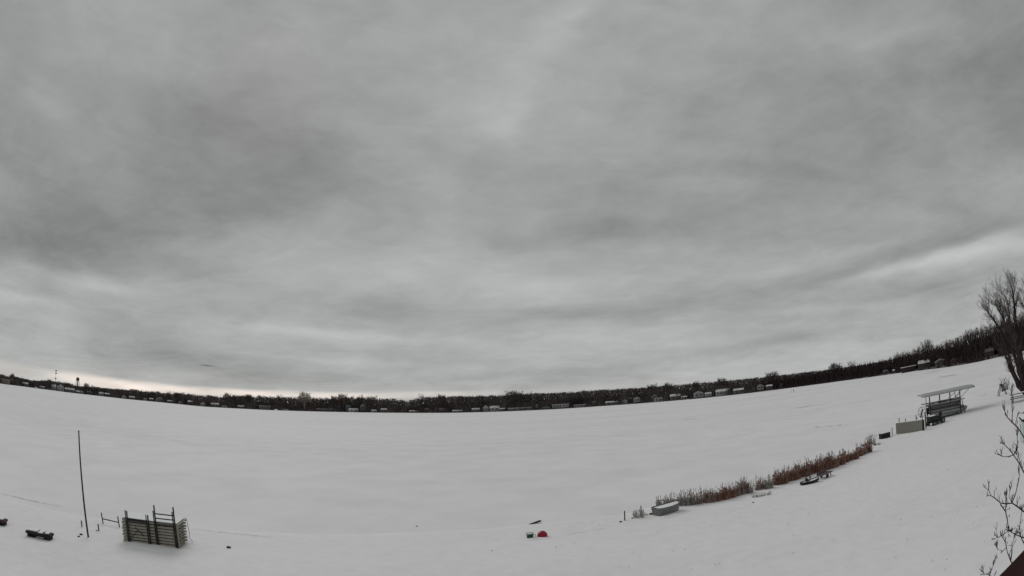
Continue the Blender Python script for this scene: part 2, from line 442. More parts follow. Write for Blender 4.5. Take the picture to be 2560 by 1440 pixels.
H_ = [
 (8, 957, 34, 9, 'flat', 'wallt', 'long low tan building at the far left end of the shore', 4, 'roofs', 'building'),
 (28, 957, 12, 8, 'gable', 'wallr', 'small red brown house beside the long tan building at far left', 5, 'roofs'),
 (62, 964, 18, 7, 'side', 'wallg', 'small grey house with snowy roof left of the bright white van', 5, 'roofs'),
 (104, 970, 16, 4, 'side', 'wallg', 'low snow roofed cabin right of the bright white van', 3, 'roofs'),
 (134, 977, 13, 12, 'side', 'wallw', 'tall pale house below the radio mast, left part of the pair', 8, 'roofs'),
 (151, 979, 18, 14, 'gable', 'wallw', 'tall pale gabled house below the radio mast, right of the pair', 5, 'roofs'),
 (174, 983, 26, 9, 'side', 'wallg', 'long low house with bright snowy roof left of the water tower', 5, 'roofs'),
 (194, 985, 12, 6, 'side', 'wallt', 'small cabin directly below the water tower', 4, 'roofs'),
 (204, 987, 8, 7, 'gable', 'wallw', 'tiny pale gabled cabin just right below the water tower', 4, 'roofs'),
 (223, 987, 16, 8, 'gable', 'walld', 'dark gabled house right of the tiny pale cabin', 4, 'roofs'),
 (253, 991, 13, 8, 'side', 'wallw', 'pale house with snowy roof beyond the gap right of the water tower', 5, 'roofs'),
 (268, 992, 14, 8, 'side', 'wallr', 'red brown house attached to the pale one right of the water tower', 4, 'roofs'),
 (310, 996, 11, 7, 'gable', 'wallw', 'small pale gabled cabin under the orange glow', 4, 'roofs'),
 (330, 999, 16, 7, 'side', 'wallg', 'grey cabin with wide snowy roof under the orange glow', 4, 'roofs'),
 (363, 1001, 9, 6, 'gable', 'wallw', 'tiny pale cabin between the grey cabin and the arched roof house', 3, 'roofs'),
 (378, 1003, 11, 7, 'side', 'walld', 'dark brown cabin left of the arched roof house', 4, 'roofs'),
 (399, 1005, 20, 10, 'gable', 'wallt', 'tan house with a high rounded snowy roof', 4, 'roofs'),
 (427, 1006, 18, 5, 'side', 'wallg', 'low grey bungalow right of the rounded roof house', 4, 'roofs'),
 (451, 1009, 10, 6, 'gable', 'wallw', 'bright gabled cottage before the dark humped trees', 4, 'roofs'),
 (478, 1011, 18, 9, 'side', 'walld', 'dark cottage with a patchy snowy roof under the humped trees', 4, 'roofs'),
 (507, 1015, 12, 9, 'gable', 'wallw', 'pale cottage in front of the first dark hump of trees', 4, 'roofs'),
 (537, 1018, 22, 9, 'side', 'wallg', 'broad grey house half hidden by dark trees', 6, 'roofs'),
 (560, 1019, 15, 4, 'flat', 'wallw', 'low white shed just right of the broad grey house', 3, 'roofs', 'shed'),
 (602, 1021, 18, 7, 'side', 'wallt', 'tan cottage with snowy roof left of the long white roof', 4, 'roofs'),
 (644, 1004, 9, 4, 'side', 'wallw', 'little pale roof showing higher up among the trees', 24, 'roofs'),
 (662, 1023, 30, 9, 'flat', 'wallg', 'long flat roofed building with a bright white roof edge', 4, 'roofs', 'building'),
 (712, 1027, 18, 3, 'flat', 'wallw', 'very low white boathouse below the pale willow', 2, 'roofs', 'boathouse'),
 (811, 1028, 42, 6, 'flat', 'walld', 'long low dark building with a bright snow line right of the willow', 3, 'roofs', 'building'),
 (871, 1028, 14, 18, 'flat', 'wallb', 'tall teal grey square block among the white buildings', 8, 'roofd', 'building'),
 (884, 1029, 26, 8, 'side', 'wallw', 'white boathouse in front of the tall teal grey block', 3, 'roofs', 'boathouse'),
 (908, 1026, 14, 16, 'gable', 'wallg', 'steep gabled grey house right of the teal grey block', 9, 'roofs'),
 (935, 1030, 14, 6, 'side', 'wallw', 'small white cabin between the steep grey gable and the long low house', 3, 'roofs'),
 (960, 1029, 17, 8, 'side', 'wallg', 'long low house with white roof right of the white cabin', 4, 'roofs'),
 (1034, 1031, 24, 5, 'side', 'wallr', 'dull red brown cabin below the notch in the treeline', 4, 'roofs'),
 (1068, 1030, 12, 10, 'side', 'wallr', 'taller red brown house just right of the treeline notch', 5, 'roofd'),
 (1108, 1030, 22, 10, 'side', 'walld', 'dark house hidden under the middle wood', 6, 'roofd'),
 (1144, 1031, 28, 6, 'side', 'wallb', 'low teal grey bungalow on the middle shore', 3, 'roofs'),
 (1190, 1029, 22, 9, 'side', 'wallg', 'grey cottage left of the white steep gable', 4, 'roofs'),
 (1215, 1029, 14, 15, 'gable', 'wallw', 'white house with a steep peaked gable on the middle shore', 5, 'roofs'),
 (1237, 1029, 26, 13, 'side', 'wallw', 'white wing with long roof joined right of the steep gable', 6, 'roofs'),
 (1256, 1026, 14, 6, 'side', 'wallg', 'small bright roofed garage at the end of the white wing', 3, 'roofs', 'garage'),
 (1300, 1025, 62, 6, 'flat', 'wallg', 'very long low grey building along the middle shore', 4, 'roofs', 'building'),
 (1343, 1019, 8, 8, 'gable', 'wallg', 'tiny peaked hut at the end of the very long grey building', 8, 'roofs', 'hut'),
 (1366, 1022, 22, 5, 'gable', 'wallg', 'small twin gabled cottage left of the bright white motel', 4, 'roofs'),
 (1402, 1018, 44, 8, 'flat', 'wallw', 'bright white long building with dark windows', 5, 'roofs', 'building', 5),
 (1450, 1017, 32, 6, 'flat', 'wallw', 'lower white building right of the bright long one', 5, 'roofs', 'building', 4),
 (1486, 1010, 12, 8, 'gable', 'wallg', 'grey gabled house up in the trees past the white buildings', 9, 'roofs'),
 (1530, 1012, 34, 9, 'side', 'wallg', 'blurry grey house with faint roof right of the white buildings', 6, 'roofs'),
 (1563, 1008, 13, 9, 'gable', 'wallw', 'small pale gabled cottage beside the blurry grey house', 4, 'roofs'),
 (1577, 1000, 16, 8, 'side', 'wallg', 'upper grey roof behind the small pale cottages', 16, 'roofs'),
 (1593, 1004, 18, 12, 'gable', 'wallw', 'pale broken roofed house between two dark tree gaps', 6, 'roofs'),
 (1637, 1001, 17, 14, 'gable', 'wallg', 'tall grey house behind the boxy white annex', 9, 'roofs'),
 (1647, 1003, 22, 9, 'flat', 'wallw', 'boxy white annex with a dark doorway at its left end', 4, 'roofs', 'annex'),
 (1690, 999, 30, 14, 'side', 'wallg', 'large hazy grey house with a dim two storey front', 6, 'roofs'),
 (1711, 996, 16, 6, 'side', 'wallt', 'small tan bungalow beside the large hazy house', 4, 'roofs'),
 (1747, 992, 26, 14, 'gable', 'wallw', 'white house with sharp gable, first of the four clear ones', 5, 'roofs'),
 (1771, 989, 18, 8, 'side', 'wallw', 'small white cottage with bright roof right of the sharp gable', 3, 'roofs'),
 (1807, 987, 36, 14, 'side', 'wallw', 'house with a broad snowy roof and dark dormer windows', 5, 'roofs', 'house', 4),
 (1849, 982, 32, 11, 'side', 'wallg', 'wide low house with a bright snow covered roof left of the people', 4, 'roofs'),
 (1886, 975, 7, 8, 'gable', 'wallw', 'slim pale shed left of the white peaked house', 10, 'roofs', 'shed'),
 (1902, 973, 18, 12, 'gable', 'wallw', 'white peaked house in dark trees nearest left of the people', 8, 'roofs'),
 (1924, 971, 18, 9, 'side', 'wallg', 'grey roofed house right of the white peaked house', 8, 'roofs'),
 (1953, 966, 8, 7, 'gable', 'wallw', 'tiny white hut alone in the dark wood above the people', 12, 'roofs', 'hut'),
 (2215, 935, 15, 9, 'gable', 'wallg', 'grey rounded boathouse, left of the two in the right wood', 4, 'roofs', 'boathouse'),
 (2237, 931, 11, 7, 'side', 'walld', 'smaller dark boathouse, right of the two in the right wood', 4, 'roofs', 'boathouse'),
 (2315, 925, 38, 18, 'side', 'walld', 'large grey lake house with long snowy roof behind the pier', 6, 'roofs', 'house', 4),
 (2353, 918, 30, 16, 'gable', 'wallg', 'second large lake house with pale gable, right of the long roofed one', 6, 'roofs', 'house', 2),
 (2386, 912, 20, 13, 'gable', 'wallr', 'dark red shed right of the large lake houses', 5, 'roofd', 'shed'),
 (2472, 895, 30, 18, 'side', 'walld', 'dark brown house with a thin white roof edge near the big tree', 8, 'roofd', 'house', 3),
]
HPX = [(h[0], h[2]*.55+1) for h in H_] + [(2272, 24), (89, 12)]
rng = random.Random(5)
def sprig_tree(mb, x, y, z, h, r, n, rnd, wd=.25, low=.15):
    """bare tree read from far off: trunk, rising limbs and a brush of twigs, as slim blades"""
    view = Vector((x, y, 0)).normalized() if (x or y) else Vector((0, 1, 0))
    sd_ = Vector((view.y, -view.x, 0))
    mb.tube([(x, y, z-.3), (x+rnd.uniform(-.3, .3), y, z+h*.55), (x+rnd.uniform(-.5, .5), y, z+h*.85)], [.03*h*.7, .016*h, .005*h], 4, False)
    for _ in range(n):
        a = rnd.uniform(0, 6.283); q = math.sqrt(rnd.random())
        zz = low + (1-low)*rnd.random()**.8
        prof = math.sin(min(1, (zz-low*.4)/(1-low*.4))*math.pi*.78)**.6
        rr = r*q*prof
        p = Vector((x+math.cos(a)*rr, y+math.sin(a)*rr, z+h*zz*.93))
        d = Vector((math.cos(a)*.45*q+rnd.uniform(-.3, .3), math.sin(a)*.45*q+rnd.uniform(-.3, .3), 1)).normalized()
        hi = zz > .62
        L = rnd.uniform(.05, .10)*h if hi else rnd.uniform(.08, .17)*h
        side = (sd_*rnd.uniform(.5, 1) + view*rnd.uniform(-.8, .8)).normalized()
        mb.blade(p - d*L*.5, d, L, wd*rnd.uniform(.6, 1.6)*(.8 if hi else 1), side)
    for _ in range(26):
        a = rnd.uniform(0, 6.283); q = math.sqrt(rnd.random())*1.05; zz = .60+.36*rnd.random()*math.sqrt(max(0, 1-q*q*.6))
        p = Vector((x+math.cos(a)*r*q, y+math.sin(a)*r*q, z+h*zz)); d = Vector((math.cos(a)*.6*q, math.sin(a)*.6*q, 1)).normalized()
        fringe.blade(p, d, rnd.uniform(.05, .09)*h, wd*.55, sd_)
woods = [MB(), MB()]; fringe = MB()
N_ROW = [15, 24, 34, 46, 60]
for ri, t0 in enumerate(N_ROW):
    px = -40.0
    while px < 2600:
        az = az_of(px); dd = shore_d(az) + t0 + rng.uniform(-4, 5)
        x, y = dd*math.sin(az), dd*math.cos(az)
        th = top_height(px, dd); z = land_z(dd-shore_d(az))
        h = max(5, (th - z)*((rng.uniform(.90, 1.0) if px > 1060 else rng.uniform(.80, 1.03)) if ri else rng.uniform(.45, .85)))
        if px < 1060: h *= 1 + .16*mnoise.noise(Vector((px*.021, 3.3, 0))) + .08*mnoise.noise(Vector((px*.07, 1.3, 0)))
        r = rng.uniform(3.2, 5.2)
        sprig_tree(woods[px > 1880+120*math.sin(ri*2.0)], x, y, z, h, r, 62 if px < 1060 else 92, rng, wd=.62*dd/500+.16, low=.05)
        px += rng.uniform(.6, 1.25)*(r*1.25)*F_PX/dd
# understorey along the whole shore
px = -40.0
while px < 2600:
    az = az_of(px); dd = shore_d(az)
    near_house = any(abs(px-hx) < hw for hx, hw in HPX)
    wm = woods[px > 1900]
    for t in ((14, 20, 28, 45, 70) if near_house else (1.5, 4, 8, 16, 28, 45, 70)):
        x, y = (dd+t)*math.sin(az+rng.uniform(-.002, .002)), (dd+t)*math.cos(az)
        side = Vector((math.cos(az), -math.sin(az), 0)); z = land_z(t)
        for _ in range(9 if t > 5 else 5):
            p = Vector((x, y, z)) + side*rng.uniform(-2.5, 2.5)
            d = Vector((rng.uniform(-.4, .4), rng.uniform(-.4, .4), 1)).normalized()
            wm.blade(p, d, rng.uniform(4, 12) if t > 5 else rng.uniform(1.5, 5), rng.uniform(1.0, 2.4), side)
    if near_house:
        for _ in range(2):
            t = rng.uniform(1.5, 3); x, y = (dd+t)*math.sin(az), (dd+t)*math.cos(az); side = Vector((math.cos(az), -math.sin(az), 0))
            p = Vector((x, y, land_z(t))) + side*rng.uniform(-2.5, 2.5); k = rng.random()
            if k < .55: wm.blade(p, Vector((rng.uniform(-.15, .15), 0, 1)).normalized(), rng.uniform(5, 12), rng.uniform(.3, .6), side)
            else: wm.blade(p, Vector((rng.uniform(-.5, .5), 0, 1)).normalized(), rng.uniform(1, 3.2), rng.uniform(.8, 2.2), side)
    px += 4.2*F_PX/dd
def woods_object(name, body, edge, m):
    n0 = len(body.v); nf = len(body.f); fsx = body.f + [tuple(i+n0 for i in f) for f in edge.f]
    me = bpy.data.meshes.new(name); me.from_pydata(body.v+edge.v, [], fsx); me.materials.append(M[m]); me.materials.append(M['twig'])
    me.polygons.foreach_set('material_index', [0]*nf+[1]*(len(fsx)-nf)); me.update()
    o = bpy.data.objects.new(name, me); sc.collection.objects.link(o); return tag(o, kind='stuff')
woods_object('distant_woods', woods[0], fringe, 'wood_mass')
woods_object('dark_shore_woods', woods[1], MB(), 'barkred')
print('woods tris', len(woods[0].f), len(woods[1].f))

# single trees that can be told apart against the sky
def proto_tree(name, seed, h, r, n, tm, bm, wd, k_dome=False):
    rnd = random.Random(seed)
    e = empty(name, (0, 0, 0))
    tr = MB(); tr.tube([(0, 0, -.5), (.1, 0, h*.35), (-.1, .1, h*.6), (.1, 0, h*.85)], [.022*h, .016*h, .010*h, .004*h], 6)
    limbs = []
    for k in range(11):
        a = rnd.uniform(0, 6.283); z0 = h*rnd.uniform(.2, .6); s = rnd.uniform(.5, .95)
        p0 = Vector((0, 0, z0)); p2 = Vector((math.cos(a)*r*s, math.sin(a)*r*s, z0+(h-z0)*rnd.uniform(.6, .97)))
        p1 = p0.lerp(p2, .45) + Vector((math.cos(a), math.sin(a), -.2))*r*.12
        tr.tube([p0, p1, p2], [.009*h, .006*h, .002*h], 4, False); limbs.append((p0, p1, p2))
    tr.build('trunk', tm, e)
    cr = MB()
    for _ in range(n):
        p0, p1, p2 = rnd.choice(limbs); t = rnd.random()**.6
        p = p0.lerp(p1, t*2) if t < .5 else p1.lerp(p2, t*2-1)
        if k_dome and rnd.random() < .72:
            a = rnd.uniform(0, 6.283); q = math.sqrt(rnd.random()); zz = rnd.uniform(0, 1)**.7*math.sqrt(max(0, 1-q*q*.85))
            p = Vector((math.cos(a)*q*r, math.sin(a)*q*r, h*(.42+.5*zz)))
        else: p = p + Vector((rnd.gauss(0, 1), rnd.gauss(0, 1), rnd.gauss(0, .6)))*r*.16
        d = Vector((p.x/r*.6+rnd.uniform(-.4, .4), p.y/r*.6+rnd.uniform(-.4, .4), 1)).normalized()
        side = d.cross(Vector((rnd.uniform(-1, 1), rnd.uniform(-1, 1), .2))).normalized()
        cr.blade(p, d, rnd.uniform(.05, .10)*h, wd*rnd.uniform(.6, 1.5), side)
    cr.build('crown', bm, e)
    return e
PT = [proto_tree('bare_tree', 11, 16, 4.5, 1100, 'bark', 'twig', .28, True), proto_tree('bare_tree', 12, 16, 5.5, 1200, 'bark', 'twig', .30, True),
      proto_tree('bare_tree', 13, 16, 3.2, 420, 'barkred', 'twig', .14), proto_tree('bare_tree', 14, 16, 2.6, 380, 'barkred', 'twig', .12)]
PW = proto_tree('willow_tree', 15, 16, 5.5, 1200, 'paletwig', 'paletwig', .26, True)
used = set()
def place_tree(proto, px, ytop, label, back=30.0, wscale=1.0, group=None, cat='tree'):
    az = az_of(px); dd = shore_d(az)+back
    x, y = dd*math.sin(az), dd*math.cos(az); z = land_z(back)
    d = ray(px, ytop); h = CAM_Z + dd*d.z/math.hypot(d.x, d.y) - z
    s = h/16.0
    first = proto.name not in used
    used.add(proto.name)
    t = proto if first else copy_tree(proto)
    t.location = (x, y, z); t.rotation_euler = (0, 0, rng.uniform(0, 6.28)); t.scale = (s*wscale, s*wscale, s)
    tag(t, label, cat, group)
    return t
SOLO = [
 (0, 30, 932, 1.0, 'round bare treetop standing out near the left end of the far shore'),
 (1, 122, 947, 1.1, 'broad dark treetop just left of the radio mast'),
 (0, 163, 954, .8, 'small bare tree between the radio mast and the water tower'),
 (1, 216, 957, 1.0, 'pale leafless tree just right of the water tower'),
 (3, 229, 960, .7, 'narrow bare tree, second to the right of the water tower'),
 (2, 422, 977, 1.0, 'bare tree with a ragged pale top under the end of the orange glow'),
 (0, 440, 979, 1.0, 'rounded dark tree right after the ragged pale one'),
 (1, 568, 981, 1.0, 'rounded leafless tree rising over the long low left treeline'),
 (1, 621, 984, 1.1, 'wide flat topped bare tree left of the pale willow'),
 (0, 585, 986, .7, 'small bare tree between the rounded one and the wide flat topped one'),
 (2, 700, 986, 1.3, 'low spreading bare tree a little left of the pale willow'),
 (1, 857, 983, 1.0, 'leafless tree with a rounded knob top right of the pale willow'),
 (0, 835, 987, .9, 'thin bare tree tucked left of the knob topped tree'),
 (2, 902, 986, .9, 'slim dark tree standing right of the knob topped tree'),
 (0, 930, 988, 1.1, 'flat bushy bare tree behind the white lakeside buildings'),
 (3, 1055, 983, 1.1, 'thin spiky bare tree right of the notch in the treeline'),
 (0, 1104, 984, 1.0, 'small peaked bare tree on the middle of the far shore'),
 (1, 1280, 975, 1.1, 'peaked bare tree, taller of the neighbouring two on the middle shore'),
 (0, 1298, 977, .8, 'low bare tree just right of the peaked middle tree'),
 (3, 1326, 977, .9, 'small thin bare tree at the end of the peaked pair'),
 (0, 1632, 958, 1.0, 'small rounded treetop over the long even wood right of centre'),
 (1, 1672, 955, 1.0, 'slightly taller round treetop over the snow roofed houses'),
 (0, 1742, 951, .9, 'small bare treetop above the gabled white house'),
 (1, 1808, 943, 1.0, 'bumpy bare treetop above the house with the broad snowy roof'),
 (1, 1932, 928, 1.4, 'wide bare treetop above the two people on the ice'),
 (1, 2091, 905, 1.3, 'low domed bare tree over the dark wood right of the people'),
 (2, 2133, 901, 1.2, 'bare tree with visible limbs over the dark right wood'),
]
for k, px, yt, ws, lab in SOLO: place_tree(PT[k], px, yt, lab, 26, ws, 'bare trees rising over the far treeline')
place_tree(PW, 762, 977, 'big pale leafless willow, brightest tree of the far shore', 6, 1.0)
rs = random.Random(9); nth = 0
px = 2245
while px < 2600:
    yt = float(np.interp(px, [2245, 2300, 2325, 2345, 2400, 2425, 2450, 2500, 2600], [879, 866, 848, 862, 838, 822, 817, 800, 780])) + rs.uniform(-4, 7)
    nth += 1
    place_tree(PT[rs.choice([2, 3, 3])], px, yt, 'thin leafless tree, %s from the left above the near right shore wood' % ordinal(nth), rs.uniform(14, 45), rs.uniform(.9, 1.5), 'tall thin trees of the right wood')
    px += rs.uniform(4.5, 9)

# ------------------------------------------------------------------ houses along the far shore
def house(px, base, wpx, hpx, kind, wall, label, back=4.0, roof='roofs', cat='house', name='lake_house', windows=2, chim=False):
    az = az_of(px); dd = shore_d(az)+back
    x, y = dd*math.sin(az), dd*math.cos(az)
    m = dd/F_PX                                   # metres per photo pixel there
    zg = max(land_z(back), CAM_Z + dd*ray(px, base).z/math.hypot(ray(px, base).x, ray(px, base).y))
    zg = min(zg, land_z(back)+3)
    W = wpx*m; H = hpx*m
    e = empty(name, (x, y, zg-.6), -az, label, cat, 'houses along the far shore')
    dp = max(6.0, min(W*.7, 10))
    wh = H*(.62 if kind != 'flat' else .85)+.6
    b = MB(); b.box((0, dp/2, wh/2), (W*.94, dp, wh)); wl = b.build('wall', wall, e)
    r = MB(); ov = .5
    if kind == 'side':                           # ridge parallel to the shore: a big snowy slope faces the lake
        a0, a1 = -W/2, W/2; rh = H+.6
        for sgn in (0, 1):
            pass
        r.v += [(a0, -ov, wh), (a1, -ov, wh), (a1, dp+ov, wh), (a0, dp+ov, wh), (a0+W*.06, dp/2, rh), (a1-W*.06, dp/2, rh)]
        r.f += [(0, 1, 5, 4), (2, 3, 4, 5), (1, 2, 5), (3, 0, 4), (3, 2, 1, 0)]
    elif kind == 'gable':                        # gable end faces the lake
        a0, a1 = -W/2, W/2; rh = H+.6
        r.v += [(a0, -ov, wh), (a1, -ov, wh), (0, -ov, rh), (a0, dp+ov, wh), (a1, dp+ov, wh), (0, dp+ov, rh)]
        r.f += [(0, 1, 2), (5, 4, 3), (0, 2, 5, 3), (2, 1, 4, 5), (1, 0, 3, 4)]
    else:
        r.box((0, dp/2, wh+.2), (W, dp+1, .4))
    rf = r.build('roof', roof, e)
    if kind == 'gable':
        g = MB(); g.v += [(-W*.42, -ov-.02, wh), (W*.42, -ov-.02, wh), (0, -ov-.02, wh+(H+.6-wh)*.84)]; g.f.append((0, 1, 2)); g.build('gable', wall, e)
    if chim:
        q = MB(); q.box((W*.2, dp/2+.6, H+.9), (.8, .8, 1.6)); q.build('chimney', 'walld', rf)
    n = windows
    for i in range(n):
        cxw = (-.5+(i+.5)/n)*W*.85
        ww = min(2.2, W/n*.45)
        q = MB(); q.box((cxw, -.02, .6+(wh-.6)*.52), (ww, .08, (wh-.6)*.42)); fr = q.build('window', 'glass', e)
    return e
for h in H_:
    px, base, wp, hp, kd, wl, lab, bkd, rf = h[:9]
    house(px, base, wp, hp, kd, wl, lab, bkd, rf, cat=(h[9] if len(h) > 9 else 'house'), windows=(h[10] if len(h) > 10 else (2 if wp > 11 else 1)), chim=(wp > 20 and kd == 'side'))

# white van on the left shore, small white boat by the willow
def far_pos(px, back): az = az_of(px); dd = shore_d(az)+back; return Vector((dd*math.sin(az), dd*math.cos(az), max(0, land_z(back)))), az
p, az = far_pos(89, 1.5)
e = empty('white_van', p, -az, 'bright white van parked on the left shore by the ice', 'van')
b = MB(); b.box((0, 0, 1.35), (5.2, 2.0, 1.9)); b.box((3.0, 0, .95), (1.0, 1.9, 1.1)); b.build('body', mat('white paint', (.95, .95, .95), .35, .01), e, bevel=.15)
b = MB(); b.box((1.2, -1.02, 1.8), (1.2, .05, .6)); b.build('window', 'glass', e)
for xx in (-1.6, 1.9):
    for yy in (-.95, .95):
        q = MB(); q.tube([(xx, yy-.1, .35), (xx, yy+.1, .35)], .36, 14); q.build('wheel', 'black', e)
p, az = far_pos(690, -8)
e = empty('white_boat', p, -az, 'small bright white boat left on the ice below the far trees', 'boat')
b = MB(); b.v += [(-3.4, -1, 1.3), (-3.4, 1, 1.3), (2, 1.1, 1.4), (2, -1.1, 1.4), (4, 0, 1.8), (-3, -.5, .1), (-3, .5, .1), (2, .5, .1), (2, -.5, .1), (3, 0, .3)]
b.f += [(0, 3, 2, 1), (3, 4, 2), (0, 1, 6, 5), (0, 5, 8, 3), (1, 2, 7, 6), (3, 8, 9, 4), (2, 4, 9, 7), (5, 6, 7, 8), (8, 7, 9)]; b.build('hull', bpy.data.materials['white paint'], e)
b = MB(); b.box((-.3, 0, 1.8), (2.2, 1.4, .9)); b.build('cabin', bpy.data.materials['white paint'], e, bevel=.1)
b = MB(); b.box((.85, 0, 1.95), (.08, 1.2, .4)); b.build('windscreen', 'glass', e)

# water tower
az = az_of(193); D_ = 1350; x, y = D_*math.sin(az), D_*math.cos(az)
def zat(px, py, D_): d = ray(px, py); return CAM_Z + D_*d.z/math.hypot(d.x, d.y)
zt, zb, zw = zat(193, 943, D_), zat(193, 951, D_), 6
e = empty('water_tower', (x, y, zw), 0, 'grey legged water tower rising above the left treeline', 'water tower')
b = MB(); hh = zt-zb; b.lathe([(.6, zb-zw-1.6), (3.4, zb-zw-.8), (4.4, zb-zw+.3), (4.5, zt-zw-hh*.28), (3.4, zt-zw-hh*.1), (.4, zt-zw)], (0, 0, 0), 20); b.build('tank', 'towerpaint', e, True)
b = MB(); b.tube([(0, 0, 0), (0, 0, zb-zw-2)], 1.5, 10); b.build('riser_pipe', 'towerpaint', e)
for k in range(6):
    a = k*math.pi/3+.3
    b = MB(); b.tube([(6.0*math.cos(a), 6.0*math.sin(a), 0), (4.3*math.cos(a), 4.3*math.sin(a), zb-zw+.3)], .5, 6); b.build('leg', 'towerpaint', e)
b = MB(); zc = (zb-zw)*.55; pts = [(5.1*math.cos(k*math.pi/3+.3), 5.1*math.sin(k*math.pi/3+.3), zc) for k in range(7)]; b.tube(pts, .18, 4); b.build('ring_brace', 'towerpaint', e)
# radio mast
az = az_of(138); D_ = 1500; x, y = D_*math.sin(az), D_*math.cos(az)
z0, z1 = 6, zat(138, 925, D_)
e = empty('radio_mast', (x, y, z0), 0, 'thin radio mast with dark antenna clusters at far left', 'mast')
b = MB()
for k in range(3):
    a = k*2.094; b.tube([(1.3*math.cos(a), 1.3*math.sin(a), 0), (.35*math.cos(a), .35*math.sin(a), z1-z0)], .2, 4)
for i in range(14):
    zz = (z1-z0)*(i+.5)/14; b.tube([(.8, 0, zz), (-.4, .7, zz+1), (-.4, -.7, zz+2), (.8, 0, zz+3)], .1, 3)
b.build('lattice', 'steel', e)
for py_ in (926.5, 933, 946):
    zz = zat(138, py_, D_)-z0
    b = MB()
    for k in range(3):
        a = k*2.094+.4; b.box((1.5*math.cos(a), 1.5*math.sin(a), zz), (1.3, 1.3, 3.2))
        b.tube([(0, 0, zz), (1.5*math.cos(a), 1.5*math.sin(a), zz)], .12, 4)
    b.build('antenna', 'steel', e)

# pier with dark roof on posts by the right houses
p, az = far_pos(2272, -6)
e = empty('boat_shelter', (p.x, p.y, 0), -az, 'dark open boat shelter on posts at the ice edge of the right shore', 'boat shelter')
m_ = shore_d(az)/F_PX
b = MB(); b.box((0, 0, 21*m_-2.6), (11, 6, .45)); b.build('roof', 'roofs', e)
b = MB(); b.box((0, 1.5, 21*m_-4.8), (10, 4, 3.2)); b.build('loft', 'walld', e)
for xx in (-4.6, -1.5, 1.5, 4.6):
    for yy in (-2.4, 2.4):
        q = MB(); q.tube([(xx, yy, -.2), (xx, yy, 21*m_-2.8)], .22, 6); q.build('post', 'darkwood', e)
for i, px in enumerate((2326, 2334, 2370, 2398, 2407, 2453)):
    p, az = far_pos(px, -2)
    b = MB(); b.tube([(0, 0, -.2), (0, 0, 3.6 if i < 5 else 4.5)], .16, 6); b.box((0, 0, 3.6 if i < 5 else 4.5), (.6, .6, .25))
    o = b.build('mooring_post', 'darkwood'); o.location = p
    tag(o, 'dark mooring post, %s from the left before the right shore houses' % ordinal(i+1), 'post', 'mooring posts before the right houses')

# ------------------------------------------------------------------ two people on the ice
def person(px, py, H, lean, rz, label):
    d = ray(px, py); t = -CAM_Z/d.z; x, y = d.x*t, d.y*t
    s = H/1.75
    V = [(0, 0, .95), (0, 0, 1.15), (lean*.5, 0, 1.40), (lean*.7, 0, 1.52), (lean*.9, 0, 1.66), (.10, .02, .9), (.13, .06, .5), (.14, -.02, .08), (.14, .12, .04),
         (-.10, -.02, .9), (-.13, -.05, .5), (-.14, -.14, .08), (-.14, 0, .04), (.19+lean*.5, 0, 1.38), (.26+lean*.3, .05, 1.12), (.24, .16, .90), (-.19+lean*.5, 0, 1.38), (-.27+lean*.3, -.03, 1.12), (-.24, .08, .88)]
    E_ = [(0, 1), (1, 2), (2, 3), (3, 4), (0, 5), (5, 6), (6, 7), (7, 8), (0, 9), (9, 10), (10, 11), (11, 12), (2, 13), (13, 14), (14, 15), (2, 16), (16, 17), (17, 18)]
    Rr = [.17, .17, .18, .07, .115, .11, .08, .06, .05, .11, .08, .06, .05, .08, .06, .045, .08, .06, .045]
    me = bpy.data.meshes.new('body'); me.from_pydata([(a*s, b*s, c*s) for a, b, c in V], E_, [])
    o = bpy.data.objects.new('person', me); sc.collection.objects.link(o); o.location = (x, y, 0); o.rotation_euler = (0, 0, rz)
    me.materials.append(M['coat'])
    sk = o.modifiers.new('skin', 'SKIN')
    for i, r in enumerate(Rr): me.skin_vertices[0].data[i].radius = (r*s, r*s)
    me.skin_vertices[0].data[0].use_root = True
    sb = o.modifiers.new('sub', 'SUBSURF'); sb.levels = 1; sb.render_levels = 1
    return tag(o, label, 'person', 'people out on the ice')
person(1978, 981.5, 1.35, .15, .6, 'smaller person in dark clothes bending on the ice, left of the two')
person(1984.5, 980.5, 1.85, 0, .3, 'taller person in dark clothes standing on the ice, right of the two')

# ------------------------------------------------------------------ bare ice patches and snow ridges on the lake
def patch(px0, py0, px1, py1, wid, seed, name='bare_ice', m='ice'):
    rnd = random.Random(seed)
    a = ray(px0, py0); a = a*(-CAM_Z/a.z); c = ray(px1, py1); c = c*(-CAM_Z/c.z)
    a = Vector((a.x, a.y, 0)); c = Vector((c.x, c.y, 0))
    u = (c-a).normalized(); v = Vector((-u.y, u.x, 0)); L = (c-a).length
    n = 28; top = []; bot = []
    for i in range(n+1):
        t = i/n; wv = wid*math.sin(math.pi*t)**.6
        q = a + u*L*t + v*(mnoise.noise(Vector((t*5, seed, 0)))*wid*1.2)
        top.append(q + v*wv*rnd.uniform(.25, .6)); bot.append(q - v*wv*rnd.uniform(.25, .6))
    b = MB()
    for i in range(n): b.quad(bot[i]+Vector((0, 0, .004)), bot[i+1]+Vector((0, 0, .004)), top[i+1]+Vector((0, 0, .004)), top[i]+Vector((0, 0, .004)))
    o = b.build(name, m)
    return tag(o, kind='structure')
for k, a in enumerate([(1997, 1021, 2036, 1012, 5), (1708, 1050, 1742, 1046, 3.5), (2352, 944, 2388, 936, 12), (2322, 933, 2342, 927, 9), (545, 1076, 602, 1088, 2.2),
                       (2025, 1068, 2120, 1062, 1.2), (2446, 991, 2512, 975, 1.6), (2500, 978, 2556, 962, 6)]):
    patch(*a, 20+k)
